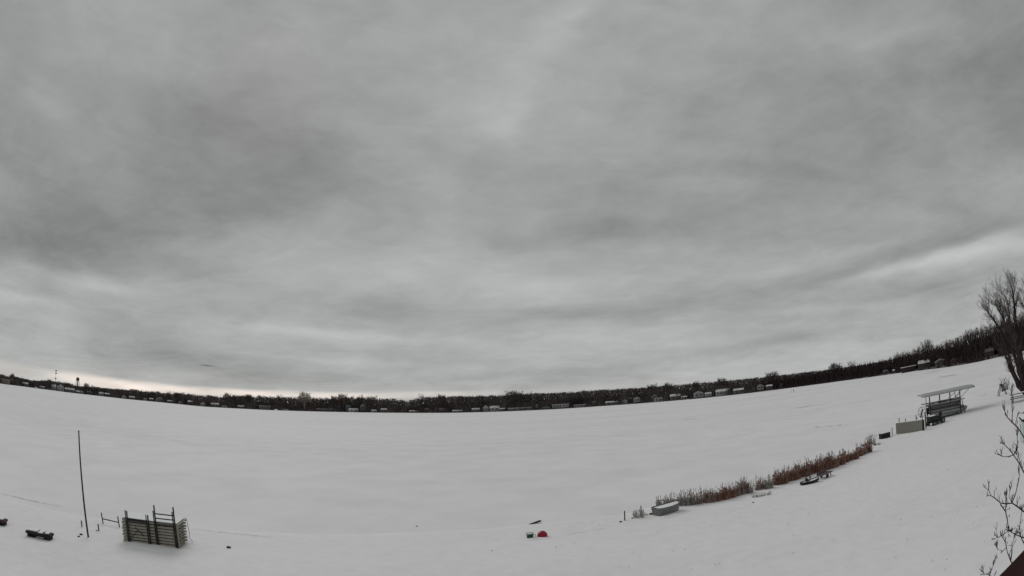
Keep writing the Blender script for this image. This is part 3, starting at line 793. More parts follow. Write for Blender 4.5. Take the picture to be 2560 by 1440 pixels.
def ridge(pts, wd, ht, seed, name='snow_ridge'):
    """low jagged crack ridge in the snow along the shore"""
    P = [ground(*p) for p in pts]; b = MB(); rnd = random.Random(seed); line = []
    for p, q in zip(P, P[1:]):
        n = max(2, int((q-p).length/.15))
        for i in range(n): line.append(p.lerp(q, i/n))
    n0 = 0
    for i, p in enumerate(line):
        q = line[min(i+1, len(line)-1)] - line[max(0, i-1)]; v = Vector((-q.y, q.x, 0)).normalized()
        env = math.sin(math.pi*(i+.5)/len(line))**.5
        ww = wd*env*rnd.uniform(.6, 1.3); hh = ht*env*rnd.uniform(.4, 1.4); z = gz(p.x, p.y); j = v*rnd.uniform(-.04, .04)
        b.v += [tuple(Vector((p.x, p.y, z-.02))+j-v*ww), tuple(Vector((p.x, p.y, z+hh))+j), tuple(Vector((p.x, p.y, z-.02))+j+v*ww)]
    for i in range(len(line)-1):
        k = i*3; b.f += [(k, k+3, k+4, k+1), (k+1, k+4, k+5, k+2)]
    return tag(b.build(name, 'ridge'), kind='structure')
ridge([(-15, 1230), (40, 1243), (100, 1257), (165, 1268)], .20, .05, 1)
ridge([(478, 1322), (540, 1329), (600, 1336), (700, 1345)], .22, .035, 2)
ridge([(1420, 1336), (1480, 1327), (1545, 1312)], .2, .02, 3)

# ------------------------------------------------------------------ dock sections stacked on the left bank
A = ground(309, 1354); B = ground(451, 1373)
u = (B-A); u.z = 0; Ls = u.length; u.normalize(); ang = math.atan2(u.y, u.x); v = Vector((-u.y, u.x, 0))
base_z = min(A.z, B.z)-.02
mid = (A+B)/2
mid0, v0, ang0 = mid.copy(), v.copy(), ang
SW = 1.45; SH = .157; NSEC = 8
def dock_section(loc, red):
    e = empty('dock_section', loc, ang)
    f = MB()
    for yy in (.025, SW-.025): f.box((0, yy, SH*.33), (Ls, .05, SH*.50))
    f.build('side_rail', 'woodred' if red else 'wood', e, bevel=.004)
    f = MB()
    for i in range(6):
        xx = -Ls/2+.32+(Ls-.64)*i/5
        f.box((xx, SW/2, SH*.12), (.05, SW-.11, .05))
    for yy in (SW*.36, SW*.66): f.box((0, yy, SH*.33), (Ls-.02, .05, SH*.5))
    f.build('cross_beam', 'woodred' if red else 'wood', e)
    f = MB(); n = 22
    for i in range(n):
        xx = -Ls/2+Ls*(i+.5)/n; f.box((xx, SW/2, SH*.70), (Ls/n-.012, SW, .026))
    f.build('deck', 'wood', e)
    return e
NAMES = ['lowest', 'second lowest', 'third', 'fourth', 'fifth', 'sixth', 'second from top', 'topmost']
for i in range(NSEC):
    off = [0, .02, -.015, .01, -.02, .03, .0, .04][i]
    c = Vector((mid.x, mid.y, base_z + .06 + i*SH)) + u*off + v*[0, .02, 0, .015, .03, 0, .02, .03][i]
    e = dock_section(c, False)
    tag(e, '%s wooden dock section in the stack on the left bank' % NAMES[i], 'dock section', 'dock sections stacked on the bank')
c = Vector((mid.x, mid.y, base_z))
for xx, wh in ((-1.2, 'left end'), (0, 'middle'), (1.25, 'right end')):
    b = MB(); b.box((0, 0, .03), (.12, SW-.1, .10))
    o = b.build('timber_sleeper', 'darkwood'); o.location = c + u*xx + v*(SW/2); o.rotation_euler = (0, 0, ang)
    tag(o, 'dark timber lying under the %s of the dock section stack' % wh, 'timber', 'timbers under the dock stack')
def leg_frame(x0, x1, ztop, y, label, bars, brace=False, zb=.0, lean=0.0, loc=c, rz=ang, r=.028, zt2=None):
    e = empty('dock_leg_frame', loc, rz, label, 'dock leg frame', 'dock leg frames')
    for xx, zt in ((x0, ztop), (x1, zt2 or ztop)):
        b = MB(); b.tube([(xx, y, zb), (xx-lean, y-.02, zt)], r, 8); b.tube([(xx, y, zb), (xx, y, zb+.03)], r*2.6, 8); b.build('post', 'steel', e)
    for z in bars:
        b = MB(); b.box(((x0+x1)/2-lean*z/ztop, y, z), (x1-x0, .05, .055)); b.build('crossbar', 'steel', e)
    if brace:
        b = MB(); b.tube([(x0+.05, y-.03, .28), (x0+.55, y-.03, .78)], .022, 6); b.tube([(x0+.40, y-.045, .95), (x0+.90, y-.045, .52)], .022, 6); b.build('brace', 'steel', e)
    return e
h2 = Ls/2
leg_frame(-h2+.44, -h2+1.66, 1.74, -.10, 'nearer metal leg frame with crossed braces against the left half of the stack', (1.18, 1.27), True, lean=.0, zt2=1.66, r=.042)
leg_frame(-h2+.32, -h2+1.53, 1.76, -.04, 'rear metal leg frame of the pair at the left half of the dock stack', (1.33,), False, lean=.0, zt2=1.66, r=.03)
leg_frame(-h2+2.12, h2-.08, 2.22, -.11, 'tallest metal leg frame with two high crossbars against the right half of the stack', (1.78, 1.55, 1.25), False, lean=.05, zt2=2.22, r=.042)
leg_frame(-h2+2.00, h2-.20, 1.92, -.045, 'shorter metal leg frame behind the tallest one at the dock stack', (1.25,), False, lean=.03, zt2=1.96, r=.032)
b = MB(); b.box((h2-.06, -.045, .68), (.14, .03, 1.26)); o = b.build('upright_board', 'wood'); o.location = c; o.rotation_euler = (0, 0, ang)
tag(o, 'upright board at the near right corner of the dock stack', 'board')
b = MB(); pr = [(h2-.1, SW+.04, 1.34), (h2+.05, SW+.05, 1.32), (h2+.08, SW+.05, 1.0), (h2+.13, SW+.06, .6), (h2+.12, SW+.05, .25), (h2+.32, SW-.05, .05)]
b.tube(pr, .022, 6); o = b.build('strap', 'rope'); o.location = c; o.rotation_euler = (0, 0, ang)
tag(o, 'pale strap hanging down the right end of the dock stack', 'strap')
b = MB(); b.box((0, SW/2, SH*NSEC+.075), (Ls*.96, SW*.9, .03)); o = b.build('snow_cap', 'snow'); o.location = c; o.rotation_euler = (0, 0, ang)
tag(o, 'thin snow lying on top of the dock stack', 'snow', kind='stuff')

# free-standing leg frame
A2 = ground(258, 1309); B2 = ground(299, 1318); d2 = B2-A2
leg_frame(0, math.hypot(d2.x, d2.y), .70, 0, 'low H shaped leg frame standing alone in the snow left of the dock stack', (.34,), loc=A2-Vector((0, 0, .05)), rz=math.atan2(d2.y, d2.x), lean=.05, r=.035)

# tall pole, stakes, bench planks
p = ground(221, 1343)
e = empty('flagpole', p, 0, 'tall thin dark flagpole without a flag beside the two short stakes', 'flagpole')
top = at_depth(197, 1081, 1.0); dr = ray(197, 1081)
t = (p.x*p.x+p.y*p.y)**.5/math.hypot(dr.x, dr.y)
Hp = CAM_Z + t*dr.z - p.z
lx = dr.x*t-p.x; ly = dr.y*t-p.y
b = MB(); b.tube([(0, 0, -.2), (lx*.5+.02, ly*.5, Hp*.5), (lx, ly, Hp)], [.052, .045, .036], 10); b.build('pole', 'steel', e, True)
b = MB(); b.lathe([(.01, 0), (.045, .03), (.045, .07), (.01, .1)], (lx, ly, Hp), 10); b.build('finial', 'steel', e, True)
for px, py, h, lab in ((205, 1317, .36, 'short dark stake left of the flagpole'), (247, 1327, .40, 'short dark stake right of the flagpole'), (1562, 1301, .62, 'dark upright post at the left end of the shoreline plants'),
                       (2231, 1088, .85, 'dark post between the low dark box and the tan panel')):
    p = ground(px, py); b = MB(); b.tube([(0, 0, -.1), (.0, 0, h*.96), (0, 0, h)], [.04, .036, .022], 8); o = b.build('stake', 'darkwood'); o.location = p
    tag(o, lab, 'stake')
def rock(px, py, r, lab, name='rock', cat='rock', m='darkwood', sq=.7, snow=False):
    p = ground(px, py); b = MB(); rnd = random.Random(int(px)); k = 10
    prof = [(.3*r, -.1*r), (.95*r, .0), (r, .3*r*sq), (.75*r, .75*r*sq), (.3*r, r*sq)]
    b.lathe(prof, (0, 0, 0), k)
    b.v = [(x*(1+.25*mnoise.noise(Vector((x*7, y*7, z*7+px)))), y*(1+.25*mnoise.noise(Vector((x*5, y*9, z*7+px)))), z) for x, y, z in b.v]
    o = b.build(name, m); o.location = p; return tag(o, lab, cat)
rock(203, 1337, .10, 'rounded dark stone behind another by the foot of the flagpole')
rock(197, 1342, .08, 'small dark stone nearest the foot of the flagpole')
rock(242, 1327, .06, 'tiny dark stone beside the right stake')
rock(87, 1254, .06, 'tiny dark lump on the crack ridge at far left')
rock(1042, 1316, .07, 'small dark lump alone on the open ice at centre')
rock(1628, 1286, .14, 'dark rock just left of the snow filled boat')
rock(1552, 1305, .09, 'small dark rock left of the upright post')
rock(1581, 1296, .08, 'small dark rock between the upright post and the weed clump')
rock(1230, 1377, .035, 'tiny dark pebble on the snow at bottom centre')
rock(2158, 1115, .20, 'dark rock at the far end of the reed line', snow=True)
rock(2187, 1113, .17, 'dark rock between the reed line and the low dark box')
rock(1883, 1257, .07, 'little dark stone on the yard below the weeds')
p = ground(572, 1370); b = MB(); b.box((0, 0, .05), (.20, .12, .09), .2); b.tube([(-.09, -.03, .06), (.0, -.1, .12), (.1, -.03, .06)], .012, 5)
o = b.build('dark_block', 'black', bevel=.01); o.location = p; tag(o, 'small black block lying on the snow right of the dock stack', 'block')

def bench(p0, p1, lab, m, grp='plank benches on the bank'):
    a = ground(*p0); c2 = ground(*p1); d = c2-a; L = math.hypot(d.x, d.y); rz = math.atan2(d.y, d.x)
    e = empty('plank_bench', a.lerp(c2, .5), rz, lab, 'bench', grp)
    for k, yy in enumerate((-.13, .13)):
        b = MB(); b.box((0, yy, .235), (L, .25, .11)); b.build('seat', m, e, bevel=.01)
    for s in (-1, 1):
        b = MB(); b.box((s*(L/2-.16), 0, .09), (.16, .46, .17)); b.box((s*(L/2-.30), 0, .02), (.38, .50, .05)); b.build('leg', 'darkwood', e, bevel=.01)
    b = MB(); b.box((0, 0, .12), (L*.94, .30, .09)); b.build('stretcher', 'darkwood', e)
    for (x0, x1, yy) in ((-L*.46, -L*.05, .06), (L*.02, L*.2, -.05), (L*.27, L*.42, .03)):
        b = MB(); b.box(((x0+x1)/2, yy, .335), (x1-x0, .46, .05)); b.build('snow_patch', 'snow', e, bevel=.015)
    return e
bench((70, 1338), (132, 1350), 'dark plank bench with snow patches, fully in view on the left bank', 'darkwood')
bench((-52, 1301), (18, 1314), 'reddish dark bench cut by the left edge of the view', 'woodred')

# log, bucket, ball
a = ground(1322, 1310); c2 = ground(1352, 1306); d = c2-a
e = MB(); L = math.hypot(d.x, d.y)
e.tube([(-L/2, 0, .03), (-L*.2, 0, .05), (L*.2, 0, .075), (L/2, 0, .10)], [.03, .055, .075, .06], 8)
o = e.build('driftwood_log', 'black'); o.location = a.lerp(c2, .5); o.rotation_euler = (0, 0, math.atan2(d.y, d.x)); tag(o, 'dark driftwood log on the snow behind the red ball', 'log')
p = ground(1325, 1345)
e = empty('green_bucket', p, math.radians(12), 'square green plastic bucket on the snow beside the red ball', 'bucket')
b = MB(); b.v += [(-.155, -.13, 0), (.155, -.13, 0), (.155, .13, 0), (-.155, .13, 0), (-.17, -.15, .27), (.17, -.15, .27), (.17, .15, .27), (-.17, .15, .27)]
b.f += [(0, 3, 2, 1), (0, 1, 5, 4), (1, 2, 6, 5), (2, 3, 7, 6), (3, 0, 4, 7)]; o = b.build('body', 'green', e); sm = o.modifiers.new('s', 'SOLIDIFY'); sm.thickness = .012
b = MB(); b.box((0, 0, .25), (.30, .26, .03)); b.build('snow_fill', 'snow', e)
b = MB()
for s in (-1, 1): b.box((0, s*.155, .275), (.36, .025, .03))
for s in (-1, 1): b.box((s*.175, 0, .275), (.025, .285, .03))
b.build('rim', 'greenl', e)
b = MB(); b.tube([(.18, -.12, .25), (.27, -.12, .2), (.31, -.08, .05), (.33, 0, .02)], .014, 6); b.build('handle', 'black', e)
p = ground(1356, 1341)
e = empty('red_ball', p, 0, 'red rubber ball half sunk in the snow', 'ball')
b = MB(); Rb = .285
b.lathe([(max(.004, Rb*math.cos(t)), .05+Rb*math.sin(t)) for t in np.linspace(-1.2, 1.55, 16)], (0, 0, 0), 28); b.build('ball', 'red', e, True)
b = MB(); b.lathe([(.03, .045+Rb), (.025, .058+Rb), (.006, .06+Rb)], (0, 0, 0), 12); b.build('valve', 'black', e, True)

# weeds near the post
def weed_clump(px, py, r, h, n, m, lab, name='weed_clump', cat='weeds', wd=.02, seed=1, group=None, lean=.35):
    p = ground(px, py); rnd = random.Random(seed*77+int(px)); b = MB()
    for _ in range(n):
        a = rnd.uniform(0, 6.28); q = r*math.sqrt(rnd.random())
        s = Vector((math.cos(a)*q, math.sin(a)*q, -.03))
        d = Vector((math.cos(a)*lean*rnd.random()+rnd.uniform(-.12, .12), math.sin(a)*lean*rnd.random()+rnd.uniform(-.12, .12), 1)).normalized()
        L = h*rnd.uniform(.45, 1.05)*(1-.25*(q/r)**2)
        side = Vector((rnd.uniform(-1, 1), rnd.uniform(-1, 1), 0)).normalized()
        k = s + d*L*.55
        w2 = wd*rnd.uniform(.6, 1.4)
        b.quad(s-side*w2/2, s+side*w2/2, k+side*w2*.45, k-side*w2*.45)
        bend = Vector((rnd.uniform(-.5, .5), rnd.uniform(-.5, .5), .9)).normalized()
        b.tri(k-side*w2*.45, k+side*w2*.45, k+bend*L*.45)
        if rnd.random() < .5:     # feathery seed head
            tip = k+bend*L*.42; hd = w2*1.5
            b.tri(tip-side*hd, tip+side*hd, tip+bend*L*.16); b.tri(tip-side*hd, tip-bend*L*.12, tip+side*hd)
    o = b.build(name, m); o.location = p
    return tag(o, lab, cat, group)
weed_clump(1597, 1293, .30, .62, 130, 'grass_g', 'grey weed clump with a dark stem left of the snow filled boat', seed=2, lean=.7, wd=.018)
b = MB(); b.tube([(0, 0, 0), (.02, 0, .72)], .025, 6); o = b.build('stake', 'darkwood'); o.location = ground(1602, 1291); tag(o, 'thin dark stake standing in the grey weed clump', 'stake')
weed_clump(1616, 1288, .12, .18, 24, 'grass_g', 'tiny weed tuft between the clump and the boat', seed=3, lean=.8)
for i, (x_, y_) in enumerate([(1886, 1241), (1897, 1240), (1908, 1238), (1922, 1235)]):
    weed_clump(x_, y_+2, .16, .30, 34, 'twig', 'low straggly weed tuft, %s from the left, on the snow below the reeds' % ordinal(i+1), seed=10+i, lean=.9, wd=.016, group='straggly weeds below the reeds')
weed_clump(2180, 1110, .35, 1.0, 110, 'grass_g', 'grey bushy weed clump at the far end of the reeds', seed=31, lean=.5, wd=.03)
weed_clump(2196, 1112, .2, .3, 40, 'grass_g', 'small grey weed tuft left of the low dark box', seed=32, lean=.8, wd=.03)

# reed line: clumps of tall dry grass along the shore
REEDS = []
def line_y(px): return float(np.interp(px, [1640, 1700, 1760, 1850, 1930, 2000, 2060, 2110, 2160, 2180], [1268, 1264, 1258, 1239, 1217, 1193, 1176, 1158, 1137, 1122]))
rg = random.Random(3)
px = 1648.0
while px < 2172:
    hpx = float(np.interp(px, [1640, 1700, 1735, 1760, 1800, 1860, 1900, 1950, 2000, 2050, 2080, 2110, 2160, 2175], [27, 31, 42, 29, 31, 38, 38, 36, 34, 35, 31, 29, 31, 27]))
    if px < 1705: ms = ['grass_m', 'grass_g', 'grass_m']
    elif px < 1765: ms = ['grass_g', 'grass_m', 'grass_g']
    elif px < 1870: ms = ['grass_r', 'grass_m', 'grass_r']
    elif px < 1930: ms = ['grass_m', 'grass_g', 'grass_r']
    else: ms = ['grass_r', 'grass_r', 'grass_r', 'grass_m']
    REEDS.append((px, line_y(px)+rg.uniform(-3, 2), hpx*rg.uniform(.5, 1.1), rg.choice(ms)))
    px += rg.choice([5, 7, 9, 11, 14])*(1.25 if px < 1765 else (1.2 if 1860 < px < 2010 else .9))
ADJ = {'grass_r': 'red brown', 'grass_m': 'mauve brown', 'grass_g': 'grey tan'}
for i, (px, py, hp, m) in enumerate(REEDS):
    g = ground(px, py); D_ = math.sqrt(g.x**2+g.y**2+64); hh = hp*D_/F_PX*1.0
    size = 'short' if hp < 23 else ('tall' if hp > 29 else 'mid height')
    lab = '%s %s reed clump, %s along the shore from the snow filled boat' % (size, ADJ[m], ordinal(i+1))
    sparse = px < 1765 or 1870 < px < 1930
    o = weed_clump(px, py, (.22 if sparse else .31)*D_/36, hh*.9, 90 if sparse else 210, m, lab, 'reed_clump', 'reeds', wd=.026*D_/36, seed=50+i, group='reed clumps along the shore', lean=.16)
    # pale feathery plumes above the leaves
    b = MB(); rp = random.Random(i)
    for _ in range(9 if sparse else 14):
        a_ = rp.uniform(0, 6.28); q_ = .26*D_/36*math.sqrt(rp.random()); L_ = hh*rp.uniform(.75, 1.12)
        p0 = Vector((math.cos(a_)*q_, math.sin(a_)*q_, 0)); p1 = p0+Vector((rp.uniform(-.12, .12), rp.uniform(-.12, .12), L_)); sd1 = Vector((rp.uniform(-1, 1), rp.uniform(-1, 1), 0)).normalized()*.010*D_/36
        b.quad(p0-sd1, p0+sd1, p1+sd1, p1-sd1); hd = sd1*2.6; t_ = Vector((rp.uniform(-.05, .05), 0, .16*L_))
        b.tri(p1-hd, p1+hd, p1+t_); b.tri(p1-hd, p1-t_*.8, p1+hd)
    b.build('plume', 'grass_g', o)

# snow filled rowing boat
a = ground(1648, 1290); c2 = ground(1699, 1277); d = c2-a; L = 2.0
e = empty('rowing_boat', a.lerp(c2, .5)+Vector((-.05, .32, 0)), math.atan2(d.y, d.x)+.08, 'small grey boat filled with snow at the start of the reed line', 'boat')
def hullpts(L, W, H):
    prof = [(-.5, .78, .0, 1.0), (-.35, .95, 0, .98), (0, 1.0, 0, .95), (.3, .82, .05, 1.0), (.45, .45, .15, 1.1), (.52, .05, .4, 1.18)]
    return [(x*L, w*W/2, zb*H, zt*H) for x, w, zb, zt in prof]
def boat_hull(L, W, H):
    b = MB(); S = hullpts(L, W, H)
    for x, w_, zb, zt in S:
        b.v += [(x, -w_, zt), (x*.95, -w_*.7, zb), (x*.95, w_*.7, zb), (x, w_, zt)]
    for i in range(len(S)-1):
        for j in range(3): b.f.append((i*4+j, i*4+4+j, i*4+5+j, i*4+1+j))
    b.f.append((0, 1, 2, 3)); return b, S
b, S = boat_hull(L, .95, .50); o = b.build('hull', 'hull', e); sm = o.modifiers.new('s', 'SOLIDIFY'); sm.thickness = .03
b = MB()
for s in (-1, 1): b.tube([(x, s*w_, zt+.01) for x, w_, zb, zt in S], .025, 6)
b.tube([(S[0][0], -S[0][1], S[0][3]+.01), (S[0][0], S[0][1], S[0][3]+.01)], .025, 6); b.build('gunwale', 'hull', e)
b = MB(); n0 = 0
for x, w_, zb, zt in S[:-1]: b.v += [(x*.97, -w_*.93, zt-.03), (x*.97, 0, zt+.02), (x*.97, w_*.93, zt-.03)]
for i in range(len(S)-2):
    for j in range(2): b.f.append((i*3+j, i*3+3+j, i*3+4+j, i*3+1+j))
b.build('snow_fill', 'snow', e, True)

# dark canoe with rusty hoop, and the low cart beside it
a = ground(2004, 1213); c2 = ground(2046, 1203); d = c2-a; L = math.hypot(d.x, d.y)*1.02
e = empty('dark_canoe', a.lerp(c2, .5), math.atan2(d.y, d.x), 'short black canoe lying on the snow in front of the reeds', 'canoe')
b = MB(); S = []
for i in range(11):
    t = i/10; wv = .30*math.sin(math.pi*(.12+.84*t))**.55 if t < 1 else .02; S.append((-L/2+L*t, max(.03, wv), .22+.30*max(0, t-.45)**1.6))
for x, wv, zt in S: b.v += [(x, -wv, zt), (x, -wv*.7, .02+max(0, zt-.24)), (x, wv*.7, .02+max(0, zt-.24)), (x, wv, zt)]
for i in range(10):
    for j in range(3): b.f.append((i*4+j, i*4+4+j, i*4+5+j, i*4+1+j))
b.f.append((0, 1, 2, 3)); o = b.build('hull', 'black', e); sm = o.modifiers.new('s', 'SOLIDIFY'); sm.thickness = .03
b = MB()
for i in range(10):
    x, wv, zt = S[i]; x2, w2, z2 = S[i+1]; b.quad((x, -wv*.9, zt-.06), (x2, -w2*.9, z2-.06), (x2, w2*.9, z2-.06), (x, wv*.9, zt-.06))
b.build('snow_fill', 'snow', e)
p = a.lerp(c2, .42)+Vector((0, .1, 0))
e = empty('rusty_hoop', p, math.atan2(d.y, d.x)+.2, 'rusty brown hoop standing in the black canoe', 'hoop')
b = MB(); b.tube([(.24*math.cos(t), 0, .36+.20*math.sin(t)) for t in np.linspace(0, 2*math.pi, 25)], .045, 8); b.build('ring', 'brown', e, True)
b = MB(); b.box((-.12, 0, .28), (.2, .12, .2)); b.build('plate', 'brown', e, bevel=.02)
a = ground(2046, 1201); c2 = ground(2077, 1188); d = c2-a; L = math.hypot(d.x, d.y)
e = empty('garden_cart', a.lerp(c2, .5), math.atan2(d.y, d.x), 'low brown garden cart with dark wheel right of the canoe', 'cart')
b = MB(); b.box((0, 0, .32), (L*.9, .5, .06)); b.box((-.1, .24, .44), (L*.7, .04, .2)); b.build('tray', mat('mauve grey boards', (.12, .10, .10), .85, .2, 4), e, bevel=.01)
for s in (-1, 1):
    b = MB(); b.tube([(-.05, s*.27-.03, .17), (-.05, s*.27+.03, .17)], .17, 16); b.build('wheel', 'black', e)
b = MB(); b.tube([(L*.42, 0, .32), (L*.5, 0, .02)], .04, 6); b.tube([(L*.3, 0, .5), (L*.52, 0, .50)], .025, 6); b.build('leg', 'black', e)

# ------------------------------------------------------------------ low dark box, tan panel, pipes, winch wheel
a = ground(2204, 1098); c2 = ground(2226, 1092); d = c2-a; L = math.hypot(d.x, d.y)
e = empty('dark_box', a.lerp(c2, .5), math.atan2(d.y, d.x), 'low black storage box left of the tan panel', 'box')
b = MB(); b.box((0, .25, .24), (L, .55, .48)); b.build('body', 'black', e, bevel=.02)
b = MB(); b.box((0, .25, .50), (L*1.04, .60, .045)); b.build('lid', 'darkwood', e, bevel=.01)
b = MB(); b.box((.02, .27, .54), (L*.92, .5, .04)); b.build('snow_patch', 'snow', e, bevel=.015)
a = ground(2240, 1087); c2 = ground(2306, 1077); d = c2-a; L = math.hypot(d.x, d.y); rz = math.atan2(d.y, d.x)
PU = Vector((d.x, d.y, 0)).normalized(); PV = Vector((-PU.y, PU.x, 0))
e = empty('standing_dock_panel', a.lerp(c2, .5), rz, 'long tan dock panel standing on edge beside the boat lift', 'dock panel')
b = MB(); b.box((0, .14, .58), (L, .05, 1.12)); b.build('face', 'tan', e, bevel=.006)
b = MB(); b.box((0, .26, 1.11), (L, .19, .05)); b.box((0, .26, .05), (L, .19, .05)); b.build('side_rail', 'wallg', e)
for k, xx in enumerate(np.linspace(-L/2+.03, L/2-.03, 5)):
    b = MB(); b.box((xx, .26, .58), (.05, .19, 1.0)); b.build('rib', 'steel', e)
b = MB(); b.box((L/2+.12, .22, .56), (.16, .30, 1.10)); b.build('end_frame', 'steel', e)
b = MB(); b.box((0, .26, 1.155), (L*.97, .17, .03)); b.build('snow_patch', 'snow', e)
m0 = a.lerp(c2, .5)
for i, (px, y0, y1, lab) in enumerate(((2247, 1045, 1060, 'tallest dark pipe rising behind the left end of the tan panel'), (2263, 1047, 1058, 'short dark pipe, second from left behind the tan panel'), (2290, 1037, 1052, 'dark pipe behind the right half of the tan panel'))):
    t = (px-2240)/66*L
    q = a + PU*t + PV*.55; q.z = gz(q.x, q.y)
    hr = math.hypot(q.x, q.y); dd_ = ray(px, y0); zt = CAM_Z + hr*dd_.z/math.hypot(dd_.x, dd_.y)
    b = MB(); b.tube([(0, 0, -.1), (0, 0, zt-q.z)], .045, 8)
    if i > 0: b.box((.08, 0, zt-q.z-.35), (.2, .08, .1))
    o = b.build('dock_pipe', 'steel'); o.location = q; tag(o, lab, 'pipe', 'pipes behind the tan panel')
p = ground(2315, 1071); b = MB(); b.tube([(0, 0, -.1), (0, 0, 1.75)], .07, 8); o = b.build('tall_post', 'darkwood'); o.location = p
tag(o, 'thick dark post between the tan panel and the black tractor', 'post')
q = a + PU*(64/66*L) + PV*.9; q.z = gz(q.x, q.y)
e = empty('winch_wheel', q, rz+.5, 'pale spoked winch wheel standing behind the right end of the tan panel', 'winch wheel')
zc = 1.85
b = MB(); b.tube([(.46*math.cos(t), 0, zc+.52*math.sin(t)) for t in np.linspace(0, 2*math.pi, 29)], .035, 6); b.build('rim', 'alu', e, True)
for k in range(3):
    t = k*math.pi/3+.5; b = MB(); b.tube([(-.46*math.cos(t), 0, zc-.52*math.sin(t)), (.46*math.cos(t), 0, zc+.52*math.sin(t))], .022, 5); b.build('spoke', 'steel', e)
b = MB(); b.tube([(0, .05, -.1), (0, .05, zc)], .05, 6); b.tube([(.12, -.03, zc+.3), (-.25, -.03, zc-.55)], .06, 6); b.build('stand', 'steel', e)

# black ride-on tractor / machine
a = ground(2323, 1067); c2 = ground(2358, 1056); d = c2-a; L = math.hypot(d.x, d.y)
e = empty('lawn_tractor', a.lerp(c2, .5)+Vector((.25, .3, 0)), math.atan2(d.y, d.x)+.1, 'black and dark green ride on tractor parked in front of the boat lift', 'tractor')
b = MB(); b.v += [(-1.15, -.42, .45), (-1.15, .42, .45), (-1.15, .42, .98), (-1.15, -.42, .98), (-.1, -.46, .40), (-.1, .46, .40), (-.1, .46, 1.02), (-.1, -.46, 1.02)]
b.f += [(0, 3, 2, 1), (4, 5, 6, 7), (0, 4, 7, 3), (1, 2, 6, 5), (3, 7, 6, 2), (0, 1, 5, 4)]; b.build('hood', 'black', e, bevel=.08)
b = MB(); b.box((.45, 0, .52), (1.2, .9, .22)); b.box((.1, 0, .30), (1.3, 1.2, .18)); b.build('chassis', 'tractor', e, bevel=.04)
b = MB(); b.box((.65, 0, .75), (.5, .5, .14)); b.box((.92, 0, 1.02), (.12, .5, .46)); b.build('seat', 'black', e, bevel=.05)
b = MB(); b.tube([(-.05, 0, .9), (.12, 0, 1.22)], .03, 6); b.tube([(.12+.1*math.cos(t), .17*math.sin(t), 1.24+.05*math.cos(t)) for t in np.linspace(0, 6.283, 17)], .02, 5); b.build('steering_wheel', 'black', e)
for xx, r in ((-.8, .24), (.75, .34)):
    for s in (-1, 1):
        b = MB(); b.tube([(xx, s*.5-.11, r-.03), (xx, s*.5+.11, r-.03)], r, 18); wh_ = b.build('wheel', 'black', e, bevel=.03)
        b = MB(); b.tube([(xx, s*.5-.12, r-.03), (xx, s*.5+.12, r-.03)], r*.45, 12); b.build('rim', 'alu', wh_)
b = MB(); b.box((-.6, 0, 1.03), (.9, .7, .04)); b.build('snow_patch', 'snow', e, bevel=.015)

# ------------------------------------------------------------------ boat lift with canopy, pontoon boat on it
a = ground(2327, 1050); c2 = ground(2390, 1038)
U = Vector((.77, -.64, 0)).normalized(); rz = math.atan2(U.y, U.x)
gzz = gz(a.x, a.y)
e = empty('boat_lift', (a.x, a.y, gzz), rz, 'boat lift with a long grey canopy on dark posts', 'boat lift')
LX = 4.1; LY = 2.9
def hz_at(px, py, off):  # height above lift base of a sight line at a point along the lift
    q = a + U*off; hr = math.hypot(q.x, q.y); dd_ = ray(px, py); return CAM_Z + hr*dd_.z/math.hypot(dd_.x, dd_.y) - gzz
zrail = hz_at(2326, 1013, 0); zcan = hz_at(2326, 988, 0); print('lift', zrail, zcan)
for xx in (0, 1.35, 2.75, LX):
    b = MB(); b.tube([(xx, 0, (0 if xx in (0, LX) else zrail)-.05), (xx, 0, zcan)], .075, 8); b.build('post', 'steel', e)
for xx in (0, LX):
    b = MB(); b.tube([(xx, LY, -.05), (xx, LY, zcan)], .05, 8); b.build('post', 'alu', e)
b = MB()
for yy in (0, LY): b.box((LX/2-.05, yy, zrail), (LX+1.3, .10, .12))
for xx in (-.2, LX+.2): b.box((xx, LY/2, zrail-.005), (.09, LY-.1, .10))
b.build('upper_frame', 'alu', e)
b = MB()
for yy in (0, LY): b.box((LX/2, yy, .06), (LX+.4, .12, .10))
for xx in (.2, LX-.2): b.box((xx, LY/2, .06), (.10, LY-.12, .09))
b.build('base_frame', 'steel', e)
# canopy: shallow arched skin with dropped edges
b = MB(); x0, x1 = -1.05, 6.15; nx = 14; prof = []
for j in range(9):
    t = j/8; y_ = -.45+(LY+.9)*t
    prof.append((y_, zcan+.20*math.sin(math.pi*t)**.8))
for i in range(nx+1):
    x_ = x0+(x1-x0)*i/nx; edge = 1-.55*max(0, (1-i/1.5) if i < 1.5 else 0) - .3*max(0, (i-(nx-1))) if True else 1
    for y_, z_ in prof: b.v.append((x_, y_, zcan+.02+(z_-zcan)*max(.3, edge)))
for i in range(nx):
    for j in range(8): b.f.append((i*9+j, i*9+9+j, i*9+10+j, i*9+1+j))
o = b.build('canopy', 'canopy', e, True); sm = o.modifiers.new('s', 'SOLIDIFY'); sm.thickness = .02
for yy, nm in ((-.45, 0), (LY+.45, 0)):
    b = MB(); b.box(((x0+x1)/2, yy, zcan-.04), (x1-x0, .02, .13)); b.build('canopy_valance', 'canopy', e)
b = MB()
for yy in (-.4, LY+.4): b.tube([(x0, yy, zcan), (x1, yy, zcan)], .035, 6)
for xx in (x0+.05, 1.35, 2.75, LX, x1-.05): b.tube([(xx, -.4, zcan), (xx, LY+.4, zcan)], .03, 5)
b.build('canopy_frame', 'alu', e)
